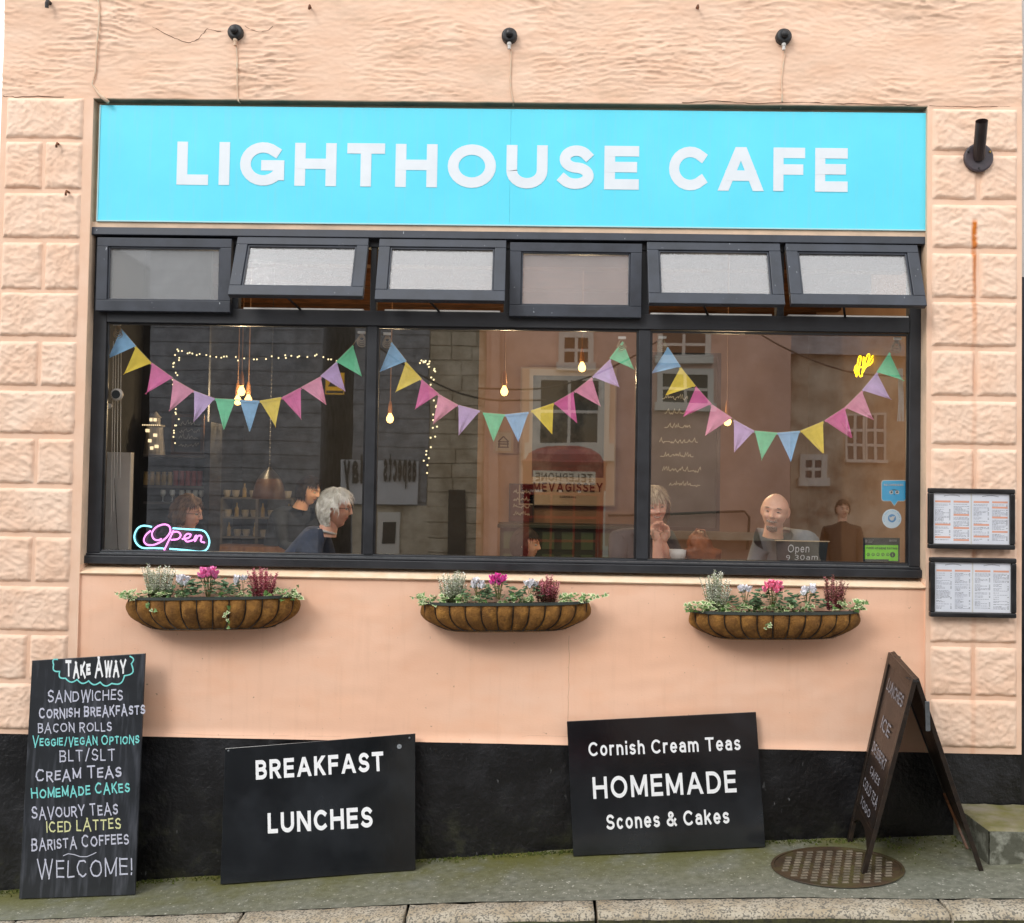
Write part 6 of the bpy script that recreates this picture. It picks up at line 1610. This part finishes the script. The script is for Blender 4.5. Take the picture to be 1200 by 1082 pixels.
# smiling woman, hands clasped at the chin
pc = at(766, 595, .46)
t = thing('person', 'smiling person with ash blonde fringe resting chin on clasped hands behind mullion', 'person', (pc.x, .5, FLZ))
h, W = head(pc, radians(10), radians(5), radians(-5), .97, t, M_skin2, 1.0, brow='a08a70', neck=(0, -.04, -.16), squint=.5)
hair(W, h, hm('cbbb9c', '8f8068'), lambda d: (d.z > .38 and d.y < .88+.0*d.z) or (d.y < .35 and d.z > -.75) or (d.y > .3 and d.z > .42), .022, lambda d: (d.x*.3, .15 if d.z > .4 and d.y > 0 else -.2, -1), 1700, .055, .0035, 3, puff=.014)
nkb = W((0, -.05, -.155)); fd = V((.15, -1, 0))
w1, w2 = at(770, 634, .33), at(776, 636, .36); e1, e2_ = w1+V((.02, .0, -.24)), w2+V((.09, .04, -.24))
M_dk = mat('charcoal_top', '2c2e31', .85, '36383c', 20); torso(t, nkb+V((-.03, .05, .01)), (.3, -.9), .10, M_dk, bulk=.98, arms=((nkb+V((.2, -.02, -.3)), nkb+V((.19, -.06, -.26))), (nkb+V((-.2, .0, -.3)), nkb+V((-.15, -.1, -.27)))))
for wv, ev, sd in ((w1, e1, 1), (w2, e2_, -1)):
    mb = MB(); mb.tube([ev, ev.lerp(wv, .5), wv, wv+(wv-ev).normalized()*.02], [.042, .036, .025, .022], 14); mb.build('forearm', M_skin2, t, smooth=True)
    hand(t, wv, (-.25*sd, 0, 1), (sd*.6, -.5, 0), M_skin2, .95, .95, sd)
chair(pc.x-.05, .95, pi, 'cafe chair behind the smiling person')
# dimmer figures farther in
def plain(px, py, Y, yaw, sc, lab, hc, cloth, face, seed, skin=M_skin, pitch=0, stand=False, curl=.006, puff=.01, bulk=1.0):
    pc = at(px, py, Y); t = thing('person', lab, 'person', (pc.x, Y, FLZ))
    h, W = head(pc, yaw, pitch, 0, sc, t, skin, .1, brow=hc[1], neck=(0, -.045, -.16), glasses=(seed == 7))
    hair(W, h, hm(*hc), lambda d: (d.z > .40 and d.y < .8) or (d.y < .22 and d.z > -.5), .018, down, 900, .045, .0035, seed, puff=puff, curl=curl)
    nkb = W((0, -.05, -.155)); torso(t, nkb+V((-.02*face[0], -.02*face[1], .0)), face, .15, mat('cloth_dark', cloth, .85), bulk=bulk)
    return t
plain(219, 603, .85, pi/2, .95, 'person with auburn grey hair and glasses in profile above the neon sign', ('8d6f55', '5c4434'), '2b2226', (1, 0), 7, M_skin2, radians(5), curl=.014, puff=.02)
p_ = at(250, 640, 1.0)
mb_t = at(247, 628, .95); 
chair(at(205, 640, 1).x-.1, 1.0, -pi/2, 'cafe chair behind the neon sign')
plain(616, 640, 1.7, pi/2*.95, 1.0, 'short dark haired person in profile in front of the green sideboard', ('2e2722', '1b1714'), '26282b', (1, 0), 8)
plain(362, 576, 2.9, pi/2*.8, 1.0, 'cafe worker with dark hair behind the counter', ('2b211c', '191310'), '2c3440', (.8, -.5), 9, M_skin, radians(14), puff=.02)
table(at(300, 640, .7).x, .78, 'window table between the two people behind the left pane')
table(at(840, 640, .75).x, .82, 'window table between the smiling person and the bald man')
table(at(640, 640, .75).x, .82, 'window table behind the middle pane')
# ------------------------------------------------------------------ across the street (seen mirrored in the window)
M_slate = mat('grey_weatherboard', '8e9094', .7, '66686c', 5, bump=.5, bscale=12, bdist=.03, col3='77787c', scale3=1.5); M_stone = mat('buff_stone', 'bdb29e', .85, '8d806a', 3, bump=.4, bscale=20, bdist=.02)
M_pink = mat('pink_render', 'd0b0a2', .85, 'b9998a', 1.8, bump=.3, bscale=10, bdist=.02); M_cream = mat('cream_render', 'c9bda9', .85, '9d8d78', 2.5, col3='6b5544', scale3=2.2)
M_wwin = mat('white_joinery', 'c9c6be', .5); M_dpane = mat('dark_pane', '1d2226', .1)
DB = 9.0
def opp(name, lab, px0, px1, H, m, D=DB, depth=4, rf=.5):
    H = min(H, 5.35)
    x0, x1 = refl(px0, 600, D).x, refl(px1, 600, D).x; y = refl(600, 600, D).y
    t = thing(name, lab, 'building', ((x0+x1)/2, y-depth/2, -.1)); mb = MB(); mb.box(x0, x1, y-depth, y, -.8, H); mb.build('wall', m, t)
    mb = MB(); xm = (x0+x1)/2; mb.hexa([(x0-.1,y-depth-.1,H),(x1+.1,y-depth-.1,H),(x1+.1,y+.15,H),(x0-.1,y+.15,H),(x0,y-depth/2-.05,H+rf),(x1,y-depth/2-.05,H+rf),(x1,y-depth/2+.05,H+rf),(x0,y-depth/2+.05,H+rf)]); mb.build('roof', M_slate, t)
    return t, x0, x1, y
def owin(t, px0, py0, px1, py1, D=DB, nx=2, nz=2, surround=.08):
    a, b_ = refl(px0, py0, D), refl(px1, py1, D); x0, x1, z1, z0 = a.x, b_.x, a.z, b_.z; y = a.y
    mb = MB(); s_ = surround; mb.box(x0-s_, x0, y, y+.03, z0-s_, z1+s_); mb.box(x1, x1+s_, y, y+.03, z0-s_, z1+s_); mb.box(x0, x1, y, y+.03, z1, z1+s_); mb.box(x0-s_*1.4, x1+s_*1.4, y, y+.09, z0-s_*1.5, z0-.001)
    for k in range(1, nx): xx = x0+(x1-x0)*k/nx; mb.box(xx-.02, xx+.02, y+.006, y+.025, z0, z1)
    for k in range(1, nz): zz = z0+(z1-z0)*k/nz; mb.box(x0, x1, y+.007, y+.024, zz-.02, zz+.02)
    f = mb.build('window', M_wwin, t); mb = MB(); mb.box(x0, x1, y-.0, y+.005, z0, z1); mb.build('pane', M_dpane, f)
# grey shop with the aspects board
t, x0, x1, y = opp('grey_shop_building', 'grey weatherboarded shop across the street', 172, 374, 8.5, M_slate)
rng = random.Random(2)
mb = MB()
for k in range(25): z = .2+k*.2; mb.hexa([(x0,y,z),(x1,y,z),(x1,y+.014,z),(x0,y+.014,z),(x0,y,z+.19),(x1,y,z+.19),(x1,y+.008,z+.19),(x0,y+.008,z+.19)])
o = mb.build('weatherboards', M_slate, t)
t, x0, x1, y = opp('boarded_shop_building', 'grey boarded shop with black aspects lettering across the street', 412, 500, 7.6, M_slate)
mb = MB()
for k in range(17): z = 1.75+k*.2; mb.hexa([(x0,y,z),(x1,y,z),(x1,y+.014,z),(x0,y+.014,z),(x0,y,z+.19),(x1,y,z+.19),(x1,y+.008,z+.19),(x0,y+.008,z+.19)])
mb.build('weatherboards', M_slate, t)
a, b_ = refl(400, 518, DB-.1), refl(489, 592, DB-.1)
mb = MB(); mb.box(a.x, b_.x, a.y-.03, a.y, b_.z, a.z-.25); mb.build('sign_board', mat('grey_board', 'b4b6b9', .6), t)
# letters read from inside the cafe's side of the street; U runs -x so that they read properly from the street
p, q = refl(487, 565, DB-.1), refl(449, 565, DB-.1)
lettering('aspects', p+V((0,.01,0)), (-1,0,0), (0,0,1), (0,1,0), p.x-q.x, .42, 'letter', M_black, t, t=.2, track=.24, off=.02, solid=1)
p, q = refl(430, 567, DB-.1), refl(403, 567, DB-.1)
lettering('day', p+V((0,.01,0)), (-1,0,0), (0,0,1), (0,1,0), p.x-q.x, .42, 'letter', M_black, t, t=.2, track=.24, off=.02, solid=1)
mb = MB(); a, b_ = refl(443, 600, DB), refl(468, 660, DB); mb.box(a.x, b_.x, y, y+.06, b_.z-.8, a.z); mb.build('door', M_wwin, t)
mb = MB(); a, b_ = refl(449, 611, DB), refl(464, 638, DB); mb.box(a.x, b_.x, y+.06, y+.07, b_.z, a.z); mb.build('pane', M_dpane, t)
mb = MB(); a, b_ = refl(414, 592, DB), refl(500, 700, DB); mb.box(a.x, b_.x, y, y+.02, -.5, a.z); mb.build('shopfront', M_stone, t)
t, x0, x1, y = opp('stone_building', 'tall buff stone building across the street', 500.5, 566, 9, M_stone, DB)
mb = MB()
for k in range(26):
    z = -.2+k*.21; off = (k % 2)*.2
    x = x0+.01
    while x < x1-.02:
        L_ = rng.uniform(.25, .5); xe = min(x+L_, x1-.01); d = rng.uniform(.008, .03); mb.box(x, xe-.015, y, y+d, z, z+.195); x = xe
mb.build('stone_courses', M_stone, t); bpy.data.objects
mb = MB(); a, b_ = refl(526, 575, DB-.1), refl(545, 655, DB-.1); mb.box(a.x, b_.x, y+.03, y+.06, -.3, a.z); mb.build('doorway', M_black, t)
t, x0, x1, y = opp('pink_house', 'pink rendered house with white sash windows across the street', 566.5, 926, 7.8, M_pink)
owin(t, 662, 396, 688, 425); owin(t, 634, 446, 700, 520, nx=2, nz=2, surround=.16); owin(t, 777, 391, 826, 417); owin(t, 777, 438, 829, 473)
owin(t, 636, 560, 700, 640, nx=3, nz=3, surround=.1)
mb = MB()
for a_, b2 in (((760,604),(872,599)),): mb.tube([refl(*a_, DB-.08), refl(*b2, DB-.08), refl(878, 606, DB-.08), refl(876, 645, DB-.08)], .02, 6)
mb.tube([refl(760, 604, DB-.08), refl(712, 604, DB-.08)], .02, 6); mb.build('pipe', M_iron, t)
mb = MB(); a, b_ = refl(576, 380, DB-.1), refl(582, 655, DB-.1); mb.box(a.x, b_.x, y, y+.1, -.3, 5.2); mb.build('drainpipe', M_pink, t)
mb = MB(); a, b_ = refl(762, 622, DB-.3), refl(926, 630, DB-.3); mb.box(a.x, b_.x, y, y+.3, b_.z-.05, a.z); mb.build('ledge', M_stone, t)
t, x0, x1, y = opp('cream_cottage', 'cream patched cottage with tall windows across the street', 926.5, 1080, 4.0, M_cream, DB+.5, 4, 1.3)
owin(t, 992, 487, 1010, 540, DB+.5, 2, 3, .03); owin(t, 1016, 487, 1036, 540, DB+.5, 2, 3, .03); owin(t, 944, 540, 962, 560, DB+.5)
t, x0, x1, y = opp('corner_house', 'grey house at the end of the row across the street', 1081, 1500, 7.5, M_stone, DB)
owin(t, 1120, 430, 1170, 520); owin(t, 1250, 430, 1300, 520)
t, x0, x1, y = opp('left_terrace_house', 'dark terrace house across the street to the left', -420, 120, 8.2, mat('dark_render', '5a5650', .85), DB)
owin(t, -60, 430, 0, 520); owin(t, -260, 430, -200, 520)
for nm_, pa, pb in (('overhead_cable', (560, 455), (770, 400)), ('overhead_cable', (440, 405), (640, 470)), ('overhead_cable', (860, 372), (1080, 440))):
    a, b_ = refl(*pa, DB-1.5), refl(*pb, DB-1.5); mb = MB(); mb.tube([a.lerp(b_, f/12)-V((0,0,.25*sin(pi*f/12))) for f in range(13)], .012, 5)
    tag(mb.build(nm_, M_black, None), {560:'dark cable sagging over the street before the pink house',440:'dark cable sagging over the street by the boarded shop',860:'dark cable sagging over the street before the cream cottage'}[pa[0]], 'cable', 'cables over the street')
# red telephone box
D = 6.3; a = refl(620, 500, D); b_ = refl(703, 500, D); cx = (a.x+b_.x)/2; w_ = .46; cy = a.y-.46
M_red = mat('telephone_red', '8c1d1a', .35, '7a1714', 6); gzb = -.0
t = thing('telephone_box', 'red telephone box standing across the street', 'telephone box', (cx, cy, gzb))
mb = MB()
for dx in (-1, 1):
    for dy in (-1, 1): mb.box(cx+dx*w_-.05*(dx > 0)-.0, cx+dx*w_+.05*(dx < 0), cy+dy*w_-.05*(dy > 0), cy+dy*w_+.05*(dy < 0), gzb, 2.0)
mb.box(cx-w_, cx+w_, cy-w_, cy+w_, gzb, gzb+.25); mb.box(cx-w_-.02, cx+w_+.02, cy-w_-.02, cy+w_+.02, 1.95, 2.24); mb.build('body', M_red, t)
mb = MB(); n = 12; pr_ = [(w_+.03, 2.2401), (w_+.03, 2.28), (w_*.97, 2.30), (w_*.9, 2.37), (w_*.7, 2.43), (w_*.4, 2.47), (.02, 2.485)]
for r, z in pr_:
    for sx_, sy_ in ((-1,-1),(1,-1),(1,1),(-1,1)): mb.v.append(V((cx+sx_*r, cy+sy_*r, z)))
for k in range(len(pr_)-1):
    for j in range(4): mb.face((k*4+j, k*4+(j+1) % 4, (k+1)*4+(j+1) % 4, (k+1)*4+j))
mb.build('roof', M_red, t)
for sx_, sy_ in ((0, 1), (1, 0), (-1, 0)):
    for r in range(6):
        for c in range(3):
            u0, u1 = -w_+.07+c*.265, -w_+.07+c*.265+.24; z0_, z1_ = .3+r*.27, .3+r*.27+.24; mb = MB(); o_ = w_-.03
            if sx_ == 0: mb.box(cx+u0, cx+u1, cy+o_, cy+o_+.01, z0_, z1_)
            else: mb.box(cx+sx_*o_, cx+sx_*(o_+.01), cy+u0, cy+u1, z0_, z1_)
            mb.build('pane', M_dpane, t)
mb = MB()
for r in range(7): mb.box(cx-w_+.05, cx+w_-.05, cy+w_-.025, cy+w_-.005, .27+r*.27, .30+r*.27)
for c in range(4): mb.box(cx-w_+.045+c*.265, cx-w_+.07+c*.265, cy+w_-.024, cy+w_-.006, .25, 1.95)
mb.build('glazing_bars', M_red, t)
mb = MB(); mb.box(cx-.36, cx+.36, cy+w_+.0201, cy+w_+.03, 2.02, 2.17); mb.build('sign_panel', mat('opal_panel', 'cfcabc', .4), t)
lettering('TELEPHONE', (cx+.33, cy+w_+.03, 2.05), (-1,0,0), (0,0,1), (0,1,0), .66, .095, 'printed_lettering', M_black, t, t=.16, track=.25, off=.002)
# passer-by across the street
pc = refl(987, 597, 7.6)
t = thing('person', 'person in dark coat standing across the street', 'person', (pc.x, pc.y, .05))
M_coat = mat('dark_coat', '15161a', .85)
z = V((0,0,1)); sx_ = V((1,0,0)); B0 = pc
nd = [(B0-z*.80, .16), (B0-z*.5, .17), (B0-z*.30, .16), (B0-z*.18, .07), (B0-z*.13, .05)]; ed = [(0,1),(1,2),(2,3),(3,4)]
for sg in (1, -1):
    i = len(nd); nd += [(B0-z*.27+sx_*sg*.19, .085), (B0-z*.58+sx_*sg*.25, .065), (B0-z*.82+sx_*sg*.18+V((0,.12,0)), .05)]; ed += [(2,i),(i,i+1),(i+1,i+2)]
    i = len(nd); nd += [(B0-z*.92+sx_*sg*.09, .10), (B0-z*1.3+sx_*sg*.1, .07), (B0-z*1.7+sx_*sg*.1, .05), (B0-z*1.74+sx_*sg*.1+V((0,.15,0)), .04)]; ed += [(0,i),(i,i+1),(i+1,i+2),(i+2,i+3)]
skin_mesh('clothed_body', nd, ed, M_coat, t, 0)
h, W = head(pc, pi, 0, 0, 1.0, t, M_skin, 0, brow='333333')
hair(W, h, hm('2a2522', '191613'), lambda d: (d.z > .35 and d.y < .8) or (d.y < .2 and d.z > -.4), .018, down, 300, .04, .004, 31)
